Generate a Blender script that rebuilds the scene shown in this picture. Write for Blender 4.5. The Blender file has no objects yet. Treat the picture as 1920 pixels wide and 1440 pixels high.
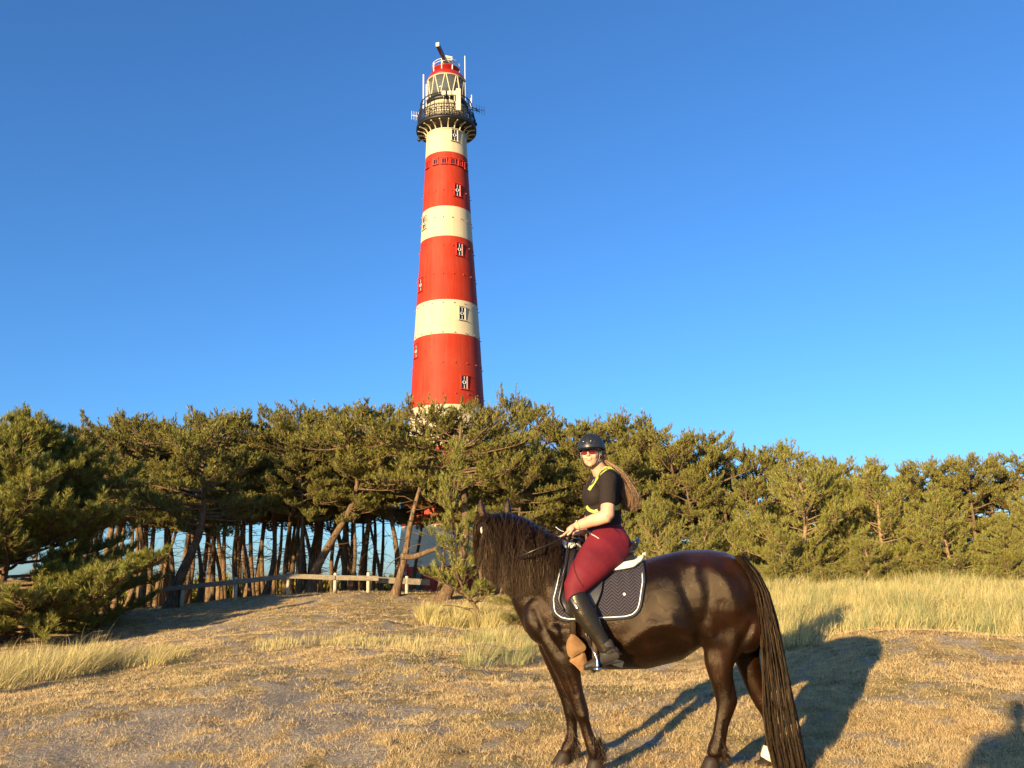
import bpy, bmesh, math, random
import numpy as np
from mathutils import Vector, Matrix, Quaternion
from mathutils.bvhtree import BVHTree
from math import radians, sin, cos, pi, sqrt

sc = bpy.context.scene
COL = sc.collection

# ------------------------------------------------------------------ camera
F, PITCH, ROLL, CH = 1600.0, radians(12.85), radians(1.2), 1.4
_f = Vector((0, cos(PITCH), sin(PITCH)))
_u0 = Vector((0, -sin(PITCH), cos(PITCH)))
_r0 = Vector((1, 0, 0))
_u = _u0*cos(ROLL) + _r0*sin(ROLL)
_r = _r0*cos(ROLL) - _u0*sin(ROLL)
CAM = Vector((0, 0, CH))
cd = bpy.data.cameras.new("camera"); cam = bpy.data.objects.new("camera", cd); COL.objects.link(cam)
cd.sensor_width = 36; cd.lens = 36*F/1920; cd.clip_end = 5000; cd.clip_start = .05
m = Matrix((( _r.x, _u.x, -_f.x, 0), (_r.y, _u.y, -_f.y, 0), (_r.z, _u.z, -_f.z, CH), (0, 0, 0, 1)))
cam.matrix_world = m
sc.camera = cam

# ------------------------------------------------------------------ light
SUN_AZ, SUN_EL = radians(32), radians(10.5)      # light travels towards +x,+y
w = bpy.data.worlds.new("World"); sc.world = w; w.use_nodes = True
nt = w.node_tree; bg = nt.nodes["Background"]
sky = nt.nodes.new("ShaderNodeTexSky"); sky.sky_type = 'NISHITA'; sky.sun_disc = False
sky.sun_elevation = SUN_EL; sky.sun_rotation = SUN_AZ + pi
sky.altitude = 0; sky.air_density = 1.0; sky.dust_density = 0.6; sky.ozone_density = 6.4
bg.inputs[1].default_value = 0.109
nt.links.new(sky.outputs[0], bg.inputs[0])
sl = bpy.data.lights.new("sun", 'SUN'); sl.energy = 5.0; sl.angle = radians(.6); sl.color = (1.0, .75, .40)
so = bpy.data.objects.new("sun", sl); COL.objects.link(so)
sdir = Vector((sin(SUN_AZ)*cos(SUN_EL), cos(SUN_AZ)*cos(SUN_EL), -sin(SUN_EL)))
so.rotation_euler = sdir.to_track_quat('-Z', 'Y').to_euler(); so.location = (-20, -30, 20)
sc.view_settings.view_transform = 'Standard'; sc.view_settings.look = 'None'
sc.view_settings.exposure = 1.32; sc.view_settings.gamma = 1

# ------------------------------------------------------------------ helpers
def ray(px, py):
    return (_f*F + _r*(px-960) - _u*(py-720)).normalized()
def at(px, py, Y):
    d = ray(px, py); return CAM + d*(Y/d.y)
def proj(p):
    q = Vector(p)-CAM; d = q.dot(_f)
    return (960+F*q.dot(_r)/d, 720-F*q.dot(_u)/d, d)
def ppm(p): return F/(Vector(p)-CAM).dot(_f)

def tag(o, label=None, cat=None, group=None, kind=None):
    if label: o['label'] = label
    if cat: o['category'] = cat
    if group: o['group'] = group
    if kind: o['kind'] = kind
    return o
def thing(name, label, cat, loc=(0,0,0), group=None):
    o = bpy.data.objects.new(name, None); COL.objects.link(o); o.location = loc
    o.empty_display_size = .2
    return tag(o, label, cat, group)
def put(name, me, mat=None, parent=None, smooth=False, local=False):
    """link a mesh (world coordinates unless local) as one object"""
    o = bpy.data.objects.new(name, me); COL.objects.link(o)
    if mat:
        for mm in (mat if isinstance(mat, (list, tuple)) else [mat]): me.materials.append(mm)
    if smooth and len(me.polygons): me.polygons.foreach_set('use_smooth', [True]*len(me.polygons))
    if parent:
        o.parent = parent
        if not local:
            p = parent; off = Vector((0,0,0))
            while p: off += p.location; p = p.parent
            o.location = -off
    return o
def from_bm(name, bm, mat=None, parent=None, smooth=False, local=False):
    bmesh.ops.recalc_face_normals(bm, faces=bm.faces)
    me = bpy.data.meshes.new(name); bm.to_mesh(me); bm.free()
    return put(name, me, mat, parent, smooth, local)
def np_mesh(name, V, faces_flat, sizes, mat_idx=None):
    me = bpy.data.meshes.new(name)
    me.vertices.add(len(V)); me.vertices.foreach_set('co', np.asarray(V, dtype=np.float32).ravel())
    ff = np.asarray(faces_flat, dtype=np.int32); sz = np.asarray(sizes, dtype=np.int32)
    me.loops.add(len(ff)); me.loops.foreach_set('vertex_index', ff)
    st = np.zeros(len(sz), dtype=np.int32); st[1:] = np.cumsum(sz)[:-1]
    me.polygons.add(len(sz)); me.polygons.foreach_set('loop_start', st); me.polygons.foreach_set('loop_total', sz)
    if mat_idx is not None: me.polygons.foreach_set('material_index', np.asarray(mat_idx, dtype=np.int32))
    me.update(calc_edges=True); me.validate()
    return me
def box(bm, c, s, rot=None):
    r = bmesh.ops.create_cube(bm, size=1)
    M = Matrix.Translation(Vector(c)) @ (rot.to_4x4() if rot is not None else Matrix()) @ Matrix.Diagonal((s[0], s[1], s[2], 1))
    bmesh.ops.transform(bm, matrix=M, verts=r['verts']); return r['verts']
def tube(bm, pts, rad, n=8, cap=True, up=None):
    pts = [Vector(p) for p in pts]; k = len(pts)
    if not isinstance(rad, (list, tuple)): rad = [rad]*k
    ref = Vector(up) if up else None
    rings = []
    for i, p in enumerate(pts):
        t = (pts[min(i+1, k-1)]-pts[max(i-1, 0)]).normalized()
        if ref is None: ref = Vector((0,0,1)) if abs(t.z) < .9 else Vector((1,0,0))
        s = t.cross(ref).normalized(); q = s.cross(t).normalized(); ref = q
        rings.append([bm.verts.new(p+(s*cos(2*pi*j/n)+q*sin(2*pi*j/n))*rad[i]) for j in range(n)])
    for a, b in zip(rings, rings[1:]):
        for j in range(n): bm.faces.new((a[j], a[(j+1) % n], b[(j+1) % n], b[j]))
    if cap:
        bm.faces.new(rings[0][::-1]); bm.faces.new(rings[-1])
def loft(bm, st, n=24, side=(0,1,0)):
    """st: list of (centre, a, b[, exponent]) ; a = half size across the side axis, b = along it; closed, domed ends"""
    side = Vector(side); k = len(st); rings = []
    cs = [Vector(s[0]) for s in st]
    for i in range(k):
        t = (cs[min(i+1, k-1)]-cs[max(i-1, 0)]).normalized()
        sd = (side - t*side.dot(t)).normalized(); up = t.cross(sd).normalized()
        a, b = st[i][1], st[i][2]; e = st[i][3] if len(st[i]) > 3 else 2.0
        for sc_, sh in (((.55, -.6), (.86, -.28), (1, 0)) if i == 0 else (((1, 0), (.86, .28), (.55, .6)) if i == k-1 else ((1, 0),))):
            rg = []
            off = t*(sh*min(a, b)*.8)
            for j in range(n):
                th = 2*pi*j/n; c_, s_ = cos(th), sin(th)
                x = math.copysign(abs(c_)**(2/e), c_)*b*sc_; y = math.copysign(abs(s_)**(2/e), s_)*a*sc_
                rg.append(bm.verts.new(cs[i]+off+sd*x+up*y))
            rings.append(rg)
    for a_, b_ in zip(rings, rings[1:]):
        for j in range(n): bm.faces.new((a_[j], a_[(j+1) % n], b_[(j+1) % n], b_[j]))
    bm.faces.new(rings[0][::-1]); bm.faces.new(rings[-1])
def blob(bm, c, r, rot=None, seg=20):
    q = bmesh.ops.create_uvsphere(bm, u_segments=seg, v_segments=max(8, seg//2+2), radius=1)
    M = Matrix.Translation(Vector(c)) @ (rot.to_4x4() if rot is not None else Matrix()) @ Matrix.Diagonal((r[0], r[1], r[2], 1))
    bmesh.ops.transform(bm, matrix=M, verts=q['verts'])
def fuse(name, bm, vox, it=4, mat=None, parent=None, fac=.5):
    bmesh.ops.recalc_face_normals(bm, faces=bm.faces)
    me = bpy.data.meshes.new('tmp'); bm.to_mesh(me); bm.free()
    o = bpy.data.objects.new('tmp', me); COL.objects.link(o)
    r = o.modifiers.new('r', 'REMESH'); r.mode = 'VOXEL'; r.voxel_size = vox; r.use_smooth_shade = True
    if it:
        s = o.modifiers.new('s', 'SMOOTH'); s.factor = fac; s.iterations = it
    dg = bpy.context.evaluated_depsgraph_get(); dg.update()
    out = bpy.data.meshes.new_from_object(o.evaluated_get(dg)); out.name = name
    bpy.data.objects.remove(o); bpy.data.meshes.remove(me)
    out.materials.clear()
    return put(name, out, mat, parent, smooth=True)
def bvh_of(o):
    off = Vector((0,0,0)); p = o
    while p: off += p.location; p = p.parent
    me = o.data
    vs = [v.co+off for v in me.vertices]
    return BVHTree.FromPolygons(vs, [tuple(p.vertices) for p in me.polygons])
def catmull(pts, n):
    P = [Vector(p) for p in pts]; P = [P[0]*2-P[1]]+P+[P[-1]*2-P[-2]]; out = []
    k = len(P)-3
    for i in range(n+1):
        u = i/n*k; j = min(int(u), k-1); t = u-j
        a, b, c, d = P[j:j+4]
        out.append(.5*((2*b)+(c-a)*t+(2*a-5*b+4*c-d)*t*t+(3*b-a-3*c+d)*t**3))
    return out

# ------------------------------------------------------------------ numpy value noise
_rs = np.random.RandomState(7); _T = _rs.rand(256, 256)
def vnoise(x, y):
    xi = np.floor(x).astype(int); yi = np.floor(y).astype(int); fx = x-xi; fy = y-yi
    fx = fx*fx*(3-2*fx); fy = fy*fy*(3-2*fy); g = lambda a, b: _T[a & 255, b & 255]
    return (g(xi, yi)*(1-fx)+g(xi+1, yi)*fx)*(1-fy)+(g(xi, yi+1)*(1-fx)+g(xi+1, yi+1)*fx)*fy
def fbm(x, y, o=4):
    s = 0; a = 1; t = 0
    for i in range(o): s = s+a*vnoise(x*2**i+17*i, y*2**i+31*i); t += a; a *= .5
    return s/t

# ------------------------------------------------------------------ materials
def mat(name, col, rough=.6, metal=0, spec=.5, **kw):
    m_ = bpy.data.materials.new(name); m_.use_nodes = True
    b = m_.node_tree.nodes['Principled BSDF']
    b.inputs['Base Color'].default_value = (*col, 1); b.inputs['Roughness'].default_value = rough
    b.inputs['Metallic'].default_value = metal; b.inputs['Specular IOR Level'].default_value = spec
    for k, v in kw.items(): b.inputs[k].default_value = v
    return m_
class N:
    def __init__(s, m_): s.t = m_.node_tree; s.b = s.t.nodes['Principled BSDF']; s.out = s.t.nodes['Material Output']
    def n(s, typ, **kw):
        x = s.t.nodes.new(typ)
        for k, v in kw.items(): setattr(x, k, v)
        return x
    def l(s, a, b): s.t.links.new(a, b)
    def coord(s, kind='Object', scale=None):
        c = s.n('ShaderNodeTexCoord')
        if scale is None: return c.outputs[kind]
        mp = s.n('ShaderNodeMapping'); mp.inputs['Scale'].default_value = scale; s.l(c.outputs[kind], mp.inputs[0]); return mp.outputs[0]
    def noise(s, vec, scale, detail=4, rough=.55, dist=0):
        x = s.n('ShaderNodeTexNoise'); x.inputs['Scale'].default_value = scale; x.inputs['Detail'].default_value = detail
        x.inputs['Roughness'].default_value = rough; x.inputs['Distortion'].default_value = dist; s.l(vec, x.inputs['Vector']); return x.outputs['Fac']
    def ramp(s, fac, stops, const=False):
        r = s.n('ShaderNodeValToRGB'); e = r.color_ramp.elements
        if const: r.color_ramp.interpolation = 'CONSTANT'
        while len(e) > 1: e.remove(e[-1])
        e[0].position = stops[0][0]; e[0].color = (*stops[0][1], 1) if len(stops[0][1]) == 3 else stops[0][1]
        for p, c in stops[1:]:
            q = e.new(p); q.color = (*c, 1)
        s.l(fac, r.inputs[0]); return r.outputs[0]
    def mix(s, a, b, f, mode='MIX'):
        x = s.n('ShaderNodeMix', data_type='RGBA', blend_type=mode)
        for v, i in ((f, 0), (a, 6), (b, 7)):
            if isinstance(v, (int, float)): x.inputs[i].default_value = v
            elif isinstance(v, tuple): x.inputs[i].default_value = (*v, 1)
            else: s.l(v, x.inputs[i])
        return x.outputs[2]
    def math(s, op, a, b=0.0, c=None):
        x = s.n('ShaderNodeMath', operation=op)
        for v, i in ((a, 0), (b, 1), (c, 2)):
            if v is None: continue
            if isinstance(v, (int, float)): x.inputs[i].default_value = v
            else: s.l(v, x.inputs[i])
        return x.outputs[0]
    def bump(s, h, strength=.3, dist=.01):
        x = s.n('ShaderNodeBump'); x.inputs['Strength'].default_value = strength; x.inputs['Distance'].default_value = dist
        s.l(h, x.inputs['Height']); s.l(x.outputs[0], s.b.inputs['Normal'])
    def color(s, c): s.l(c, s.b.inputs['Base Color'])
    def rough(s, c): s.l(c, s.b.inputs['Roughness'])
    def island(s): return s.n('ShaderNodeNewGeometry').outputs['Random Per Island']
G3 = lambda v: (v, v, v)

def leafy(name, cols, ns=2.0, trans=.25, rough=.6, tcol=None):
    """two-sided blades or needles: colour varies by island and by clump"""
    m_ = mat(name, cols[0], rough, spec=.3); n = N(m_)
    isl = n.island(); cl = n.noise(n.coord(), ns, 2)
    k = len(cols)
    f = n.math('ADD', n.math('MULTIPLY', isl, .62), n.math('MULTIPLY', cl, .45))
    c = n.ramp(f, [(i/(k-1)*.9+.02, cols[i]) for i in range(k)])
    n.color(c)
    tr = n.n('ShaderNodeBsdfTranslucent'); n.l(c, tr.inputs[0])
    mx = n.n('ShaderNodeMixShader'); mx.inputs[0].default_value = trans
    n.l(n.b.outputs[0], mx.inputs[1]); n.l(tr.outputs[0], mx.inputs[2]); n.l(mx.outputs[0], n.out.inputs[0])
    return m_

# ------------------------------------------------------------------ terrain
def _gc(px, py, Y): p = at(px, py, Y); return (p.x, p.y, p.z)
CTRL = [_gc(*a) for a in (
    (640, 1114, 29), (540, 1118, 29), (745, 1117, 29), (440, 1126, 29), (310, 1140, 30), (170, 1155, 30), (30, 1165, 30),
    (380, 1175, 25), (250, 1200, 23), (60, 1212, 22), (120, 1240, 15.5), (560, 1150, 22), (700, 1155, 22), (820, 1150, 25), (905, 1178, 20),
    (500, 1210, 14.5), (700, 1205, 15), (960, 1200, 16.5), (150, 1290, 11), (0, 1330, 9.3), (500, 1280, 10.6), (800, 1280, 10.6),
    (1300, 1180, 15.5), (1300, 1255, 12), (1500, 1110, 18.5), (1700, 1108, 18.5), (1900, 1108, 18.5), (1500, 1195, 12), (1700, 1185, 11.5),
    (1900, 1195, 11.5), (1500, 1300, 9), (1850, 1300, 8.5))]
CTRL += [(-4, 6.8, 0), (-1, 6.8, 0), (.6, 6.75, -.02), (2.0, 6.8, -.06), (3.4, 6.8, 0), (6, 6.8, .1), (-8, 5, 0), (0, 0, 0), (5, 0, 0), (-5, 0, 0),
         (0, -12, 0), (12, -8, 0), (-12, -8, 0), (-14, 4, .0), (14, 4, .3), (-14, 14, .1), (-6, 44, .1), (8, 40, .7), (20, 30, .9), (22, 18, 1.0),
         (-24, 30, 0), (-22, 44, 0), (0, 60, .1), (30, 60, .3), (-30, 60, 0), (-8, 58, .1)]
_C = np.array(CTRL)
def _tps(r): return np.where(r > 1e-6, r*r*np.log(np.maximum(r, 1e-6)), 0)
def _fit():
    n = len(_C); d = np.hypot(_C[:, None, 0]-_C[None, :, 0], _C[:, None, 1]-_C[None, :, 1])
    K = _tps(d)+np.eye(n)*1.2; P = np.c_[np.ones(n), _C[:, :2]]
    A = np.block([[K, P], [P.T, np.zeros((3, 3))]]); return np.linalg.solve(A, np.r_[_C[:, 2], 0, 0, 0])
_W = _fit()
def gh(x, y):
    x = np.atleast_1d(np.asarray(x, float)); y = np.atleast_1d(np.asarray(y, float))
    sh = x.shape; x = x.ravel(); y = y.ravel()
    z = _W[-3]+_W[-2]*x+_W[-1]*y
    for i in range(len(_C)): z = z+_W[i]*_tps(np.hypot(x-_C[i, 0], y-_C[i, 1]))
    z = z+.95*np.exp(-((x+1.9)**2+(y+2.0)**2)/1.1)  # unseen rise added behind the camera so the companion's shadow reaches into view
    r = np.hypot(x, y-20); f = np.clip((r-32)/26, 0, 1); f = f*f*(3-2*f)
    z = z*(1-f)
    far = np.clip((r-75)/200, 0, 1)
    z = z + far*(fbm(x*.03, y*.03, 3)-.45)*5
    return z.reshape(sh)
def g1(x, y): return float(gh(x, y)[0])
_PIT = [(at(590, 1183, 17.5).x, 17.5, .42, .16), (at(572, 1186, 17.2).x, 17.2, .3, .1), (at(541, 1148, 22.3).x, 22.3, .6, .14), (at(743, 1172, 18.8).x, 18.8, .5, .14), (at(420, 1335, 8.6).x, 8.6, .22, .05), (at(300, 1372, 7.9).x, 7.9, .25, .05), (at(180, 1420, 7.2).x, 7.2, .3, .06), (at(880, 1390, 7.6).x, 7.6, .16, .035), (at(1270, 1362, 8.1).x, 8.1, .14, .03)]
def pits(x, y):
    z = 0
    for a, b, s, d in _PIT:
        r2 = ((x-a)**2+(y-b)**2)/s**2; z = z-d*np.exp(-r2)*1.5+d*.55*np.exp(-r2/3.2)
    return z
def micro(x, y):
    return pits(x, y) + (fbm(x*.55+2, y*.55, 3)-.5)*.22*np.clip((y-7.5)/4, 0, 1) + (fbm(x*1.7, y*1.7, 4)-.5)*.11 + (fbm(x*9+5, y*9, 3)-.5)*.035
def sandmask(x, y):
    """bare sand: patches lower left, centre and along the crest"""
    m_ = 0
    for cx, cy, sx, sy, a in ((-3.3, 7.2, 1.5, .8, 1.05), (-1.9, 9.0, 1.3, 1.0, .95), (-4.4, 8.4, 1.6, .9, .7), (-2.6, 10.6, 1.4, .8, .5), (-7.2, 22.5, 3.0, 3.0, .55), (-3.6, 17, 2.0, 1.6, .45), (-5.5, 28, 6, 1.2, .5),
                              (_PIT[0][0], 17.4, .9, .6, .8), (_PIT[2][0], 22.3, 1.2, .7, .7), (_PIT[3][0], 18.8, .9, .6, .7), (-1.0, 12, 1.6, 1.3, .25), (-11, 20, 4, 5, .4), (-.8, 8.2, 1.3, 1.0, .35), (6.1, 10.2, .9, .5, .5)):
        m_ = m_+1.15*a*np.exp(-((x-cx)/sx)**2-((y-cy)/sy)**2)
    nz = fbm(x*4.3+3, y*4.3, 5)
    return np.clip((m_*1.0+(nz-.5)*3.6-.40)*2.4, 0, 1)

def graded(a, b, d0, g, d1):
    v = [0.0]; d = d0
    while v[-1] < b: v.append(v[-1]+d); d = d0 if v[-1] < d1 else d*g
    u = [0.0]; d = d0
    while u[-1] > a: u.append(u[-1]-d); d = d0 if u[-1] > -min(d1, 12) else d*g
    return np.array(u[:0:-1]+v)
gx = graded(-600, 600, .10, 1.07, 11); gy = graded(-60, 1500, .10, 1.045, 26)
X, Y = np.meshgrid(gx, gy)
near = np.exp(-(np.maximum(np.hypot(X, Y-12)-22, 0)/12)**2)
Z = gh(X, Y)+micro(X, Y)*near
V = np.c_[X.ravel(), Y.ravel(), Z.ravel()]
nx, ny = len(gx), len(gy)
idx = np.arange(nx*ny).reshape(ny, nx)
Q = np.stack([idx[:-1, :-1], idx[:-1, 1:], idx[1:, 1:], idx[1:, :-1]], -1).reshape(-1, 4)
gme = np_mesh('ground', V, Q.ravel(), np.full(len(Q), 4))
at_ = gme.attributes.new('sand', 'FLOAT', 'POINT'); at_.data.foreach_set('value', sandmask(X, Y).ravel().astype(np.float32))
M_ground = mat('ground_dry_turf', (.3, .2, .1), .95, spec=.1); n = N(M_ground)
oc = n.coord(); a_ = n.n('ShaderNodeAttribute'); a_.attribute_name = 'sand'
big = n.noise(oc, .55, 4); mid = n.noise(oc, 4.5, 6, .7); fine = n.noise(oc, 45, 6, .75)
straw = n.ramp(mid, [(.3, (.17, .10, .045)), (.46, (.44, .29, .125)), (.62, (.64, .46, .22)), (.8, (.70, .54, .29))])
olive = n.ramp(mid, [(.3, (.16, .13, .045)), (.6, (.36, .30, .11)), (.8, (.52, .42, .19))])
c1 = n.mix(straw, olive, n.ramp(big, [(.42, G3(0)), (.62, G3(.8))]))
sandc = n.ramp(n.noise(oc, 13, 8, .8), [(.3, (.26, .21, .15)), (.55, (.44, .36, .26)), (.75, (.56, .47, .35))])
c2 = n.mix(c1, sandc, a_.outputs['Fac'])
c3 = n.mix(c2, n.ramp(fine, [(.36, (.30, .26, .2)), (.52, G3(1))]), .75, 'MULTIPLY')
n.color(c3); n.bump(n.math('ADD', n.math('MULTIPLY', fine, .5), n.noise(oc, 14, 5, .7)), .9, .05)
g_o = put('ground', gme, M_ground, smooth=True); tag(g_o, 'dry tan dune turf with bare sandy patches rising to a low mound', None, None, 'structure')

# ------------------------------------------------------------------ grass
def blades(name, P, Hh, lean, width, nseg, rs, droop=.5, mats=None):
    """P (N,3) roots, Hh (N) lengths, lean (N,2) horizontal direction * amount"""
    Nn = len(P); ts = np.linspace(0, 1, nseg+1)
    th = rs.rand(Nn)*2*pi; sx = np.cos(th); sy = np.sin(th)
    L = np.zeros((Nn, nseg+1, 3))
    for i, t in enumerate(ts):
        L[:, i, 0] = P[:, 0]+lean[:, 0]*Hh*(t*.35+t*t*.65); L[:, i, 1] = P[:, 1]+lean[:, 1]*Hh*(t*.35+t*t*.65)
        k = np.hypot(lean[:, 0], lean[:, 1])
        L[:, i, 2] = P[:, 2]+Hh*(t*np.sqrt(np.maximum(1-.3*k*k, .15))-droop*k*t*t*t*.6)
    verts = []; w_ = width if np.ndim(width) else np.full(Nn, width)
    for i, t in enumerate(ts[:-1]):
        ww = w_*(1-t**1.5*.8)*.5
        a = L[:, i].copy(); a[:, 0] += sx*ww; a[:, 1] += sy*ww; b = L[:, i].copy(); b[:, 0] -= sx*ww; b[:, 1] -= sy*ww
        verts += [a, b]
    verts.append(L[:, -1]); k = len(verts); Vv = np.stack(verts, 1).reshape(-1, 3)
    base = (np.arange(Nn)*k)[:, None]
    fl = []; sz = []
    pat = []
    for i in range(nseg-1): pat += [2*i, 2*i+1, 2*i+3, 2*i+2]; sz.append(4)
    pat += [2*(nseg-1), 2*(nseg-1)+1, k-1]; sz.append(3)
    fl = (base+np.array(pat)[None, :]).ravel()
    return np_mesh(name, Vv, fl, np.tile(sz, Nn))
M_dry = leafy('dead_turf_blades', [(.16, .095, .04), (.40, .26, .11), (.58, .40, .19), (.74, .56, .31), (.46, .38, .16)], 1.5, .15, .7)
M_marram = leafy('marram_blades', [(.16, .18, .05), (.38, .33, .11), (.60, .48, .20), (.74, .60, .32)], 1.2, .3, .55)
M_marram2 = leafy('marram_blades_green', [(.10, .14, .06), (.20, .24, .09), (.40, .38, .15), (.5, .43, .2)], 1.2, .3, .55)

rs = np.random.RandomState(3)
def scatter(n_, y0, y1, power, margin=1.08):
    """points inside the view wedge, denser near"""
    u = rs.rand(n_); y = (y0**(1-power)+u*(y1**(1-power)-y0**(1-power)))**(1/(1-power)) if power != 1 else y0*(y1/y0)**u
    hw = .62*y*margin+.3; x = (rs.rand(n_)*2-1)*hw
    return x, y
x, y = scatter(1350000, 5.4, 32, 1.7)
keep = rs.rand(len(x)) > sandmask(x, y)*.8
keep &= rs.rand(len(x)) < .12+1.3*np.clip(fbm(x*2.1+9, y*2.1, 4)*2.4-.85, 0, 1)
x, y = x[keep], y[keep]; nn = len(x)
z = gh(x, y)+micro(x, y)
hh = (.012+.04*rs.rand(nn)**2)*(1+.035*y); la = rs.rand(nn)*2*pi; lk = .35+1.1*rs.rand(nn)
me = blades('dead_turf', np.c_[x, y, z-.003], hh, np.c_[np.cos(la)*lk, np.sin(la)*lk], .0008+.00026*y, 2, rs)
tag(put('dry_turf', me, M_dry), 'short dead straw coloured grass matting the open ground', 'grass', None, 'stuff')

def tussocks(name, label, centres, nb, h0, h1, mt, wind=(.45, .1), spread=.22, wd=.006, seg=4, seed=1):
    rr = np.random.RandomState(seed); C_ = np.array(centres); Nc = len(C_)
    ci = np.repeat(np.arange(Nc), nb); Nn = len(ci)
    a = rr.rand(Nn)*2*pi; r = spread*np.sqrt(rr.rand(Nn))*C_[ci, 2]
    px_, py_ = C_[ci, 0]+np.cos(a)*r, C_[ci, 1]+np.sin(a)*r
    hh_ = (h0+(h1-h0)*rr.rand(Nn))*C_[ci, 2]
    out = r/spread; k = .25+.8*rr.rand(Nn)
    le = np.c_[np.cos(a)*out*k+wind[0]*(.4+.8*rr.rand(Nn)), np.sin(a)*out*k+wind[1]+(rr.rand(Nn)-.5)*.4]
    tall = rr.rand(Nn) < .06; hh_ = hh_*np.where(tall, 1.45, 1.0)
    wid = wd*(.6+.8*rr.rand(Nn))*np.where(tall, .7, 1)
    me_ = blades(name, np.c_[px_, py_, gh(px_, py_)-.01], hh_, le, wid, seg, rr)
    return tag(put(name, me_, mt), label, 'grass', None, 'stuff')
# right-hand marram belt
def belt(n_, fy, seed, x0=2.0, x1=14.0):
    rr = np.random.RandomState(seed); out = []
    while len(out) < n_:
        xx = x0+(x1-x0)*rr.rand(); yy = 11+9*rr.rand()
        px_, py_, d_ = proj((xx, yy, g1(xx, yy)))
        lim = fy(px_)+16*rr.randn()+14*(fbm(xx*.9, yy*.9, 2)-.5)*4-14
        if py_ < lim and px_ < 2050: k_ = fbm(xx*.8, yy*.8, 2); out.append((xx, yy, .45+.5*rr.rand()+1.9*max(0, k_-.5)))
    return out
fy = lambda p: np.interp(p, [1180, 1300, 1440, 1600, 1750, 1920, 2050], [1150, 1175, 1215, 1205, 1190, 1200, 1200])
tussocks('marram_grass', 'tall pale green marram grass belt below the pines at right', belt(1150, fy, 5), 85, .10, .42, M_marram, (.3, .1), seed=11, wd=.0058, spread=.3)
tussocks('marram_grass', 'greener scattered clumps standing among the pale grass belt at right', belt(230, fy, 8), 70, .2, .55, M_marram2, (.3, .1), seed=21, wd=.006, spread=.2)
tc = []
rr = np.random.RandomState(9)
for i in range(130):
    px_ = rr.uniform(-60, 250); Yv = rr.uniform(10.2, 14.5); p = at(px_, 1250, Yv)
    if proj((p.x, Yv, g1(p.x, Yv)))[1] > 1300-.22*max(px_, 0): continue
    tc.append((p.x, Yv, .7+.5*rr.rand()))
for i in range(16):
    px_ = rr.uniform(230, 340); Yv = rr.uniform(12.5, 15); p = at(px_, 1250, Yv); tc.append((p.x, Yv, .35+.35*rr.rand()))
tussocks('marram_grass', 'yellow green windswept grass under the big pine at left', tc, 75, .22, .5, M_marram, (.55, .05), seed=12, wd=.0055)
tc = []
for i in range(46):
    px_ = rr.uniform(795, 935); Yv = rr.uniform(19.5, 24); p = at(px_, 1150, Yv); tc.append((p.x, Yv, .7+.4*rr.rand()))
tussocks('marram_grass', 'golden dry tuft of grass below the lighthouse door beside the slim pine', tc, 110, .3, .55, M_marram, (.4, .1), seed=13, wd=.011)
tc = []
for i in range(60):
    px_ = rr.uniform(890, 1330); Yv = rr.uniform(12.5, 17); p = at(px_, 1200, Yv)
    if px_ > 1010 and Yv < 14.5: continue
    tc.append((p.x, Yv, .6+.5*rr.rand()*(1.3 if px_ < 1000 else 1)))
tussocks('marram_grass', 'blue green and straw marram clump in front of the horse', tc[::2], 110, .2, .45, M_marram2, (.35, .1), seed=14, wd=.0055)
tussocks('marram_grass', 'straw coloured grass mixed into the clump in front of the horse', tc[1::2], 110, .2, .46, M_marram, (.45, .1), seed=24, wd=.005)
tc = [(at(1072, 1436, 6.35).x, 6.35, .45), (at(1090, 1436, 6.3).x, 6.3, .4), (at(1880, 1430, 6.3).x, 6.35, .4), (at(1860, 1430, 6.5).x, 6.5, .35), (at(1900, 1430, 6.2).x, 6.2, .5)]
tussocks('grass_tuft', 'sparse pale tuft of long blades at the front hooves and lower right corner', tc, 26, .2, .42, M_marram2, (.1, 0), .12, .004, 5, 15)
tc = []
for i in range(150):
    px_ = rr.uniform(450, 1000); Yv = rr.uniform(13, 18); p = at(px_, 1200, Yv)
    if fbm(p.x*.6, Yv*.6, 2) < .5: continue
    tc.append((p.x, Yv, .12+.22*rr.rand()))
tussocks('green_turf', 'low olive green turf tufts scattered across the mound', tc, 60, .25, .6, M_marram, (.2, .1), .9, .005, 3, 16)
# ================================================================== lighthouse
LY = 82.0; _b = at(839, 765, LY); LX = _b.x
LBASE = g1(LX, LY)-.15
lh = thing('lighthouse', 'tall red and cream banded cast iron lighthouse with black gallery rising behind the pines', 'lighthouse', (LX, LY, LBASE))
def rad_at(py, half):
    p = at(839, py, LY); return p.z, half*((p-CAM).dot(_f))/F
prof = [rad_at(*a) for a in ((770, 69.3), (642, 61.8), (580, 57.6), (462, 49.1), (406, 45.4), (305, 39.6), (262, 37.6))]
prof = [(LBASE-.2, 5.3), (1.2, 4.98), (3.5, 4.72), (7, 4.3), (11, 3.93)]+prof
pz = [p[0] for p in prof]; pr = [p[1] for p in prof]
LR = lambda z: float(np.interp(z, pz, pr))
def zfront(py):
    z_ = 10
    for i in range(8): z_ = at(839, py, LY-LR(z_)).z
    return z_
ZB = {y_: zfront(y_) for y_ in (1117, 1064, 983, 758, 626, 562, 444, 388, 285)}
z_hid = (ZB[983]+ZB[758])/2
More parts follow.
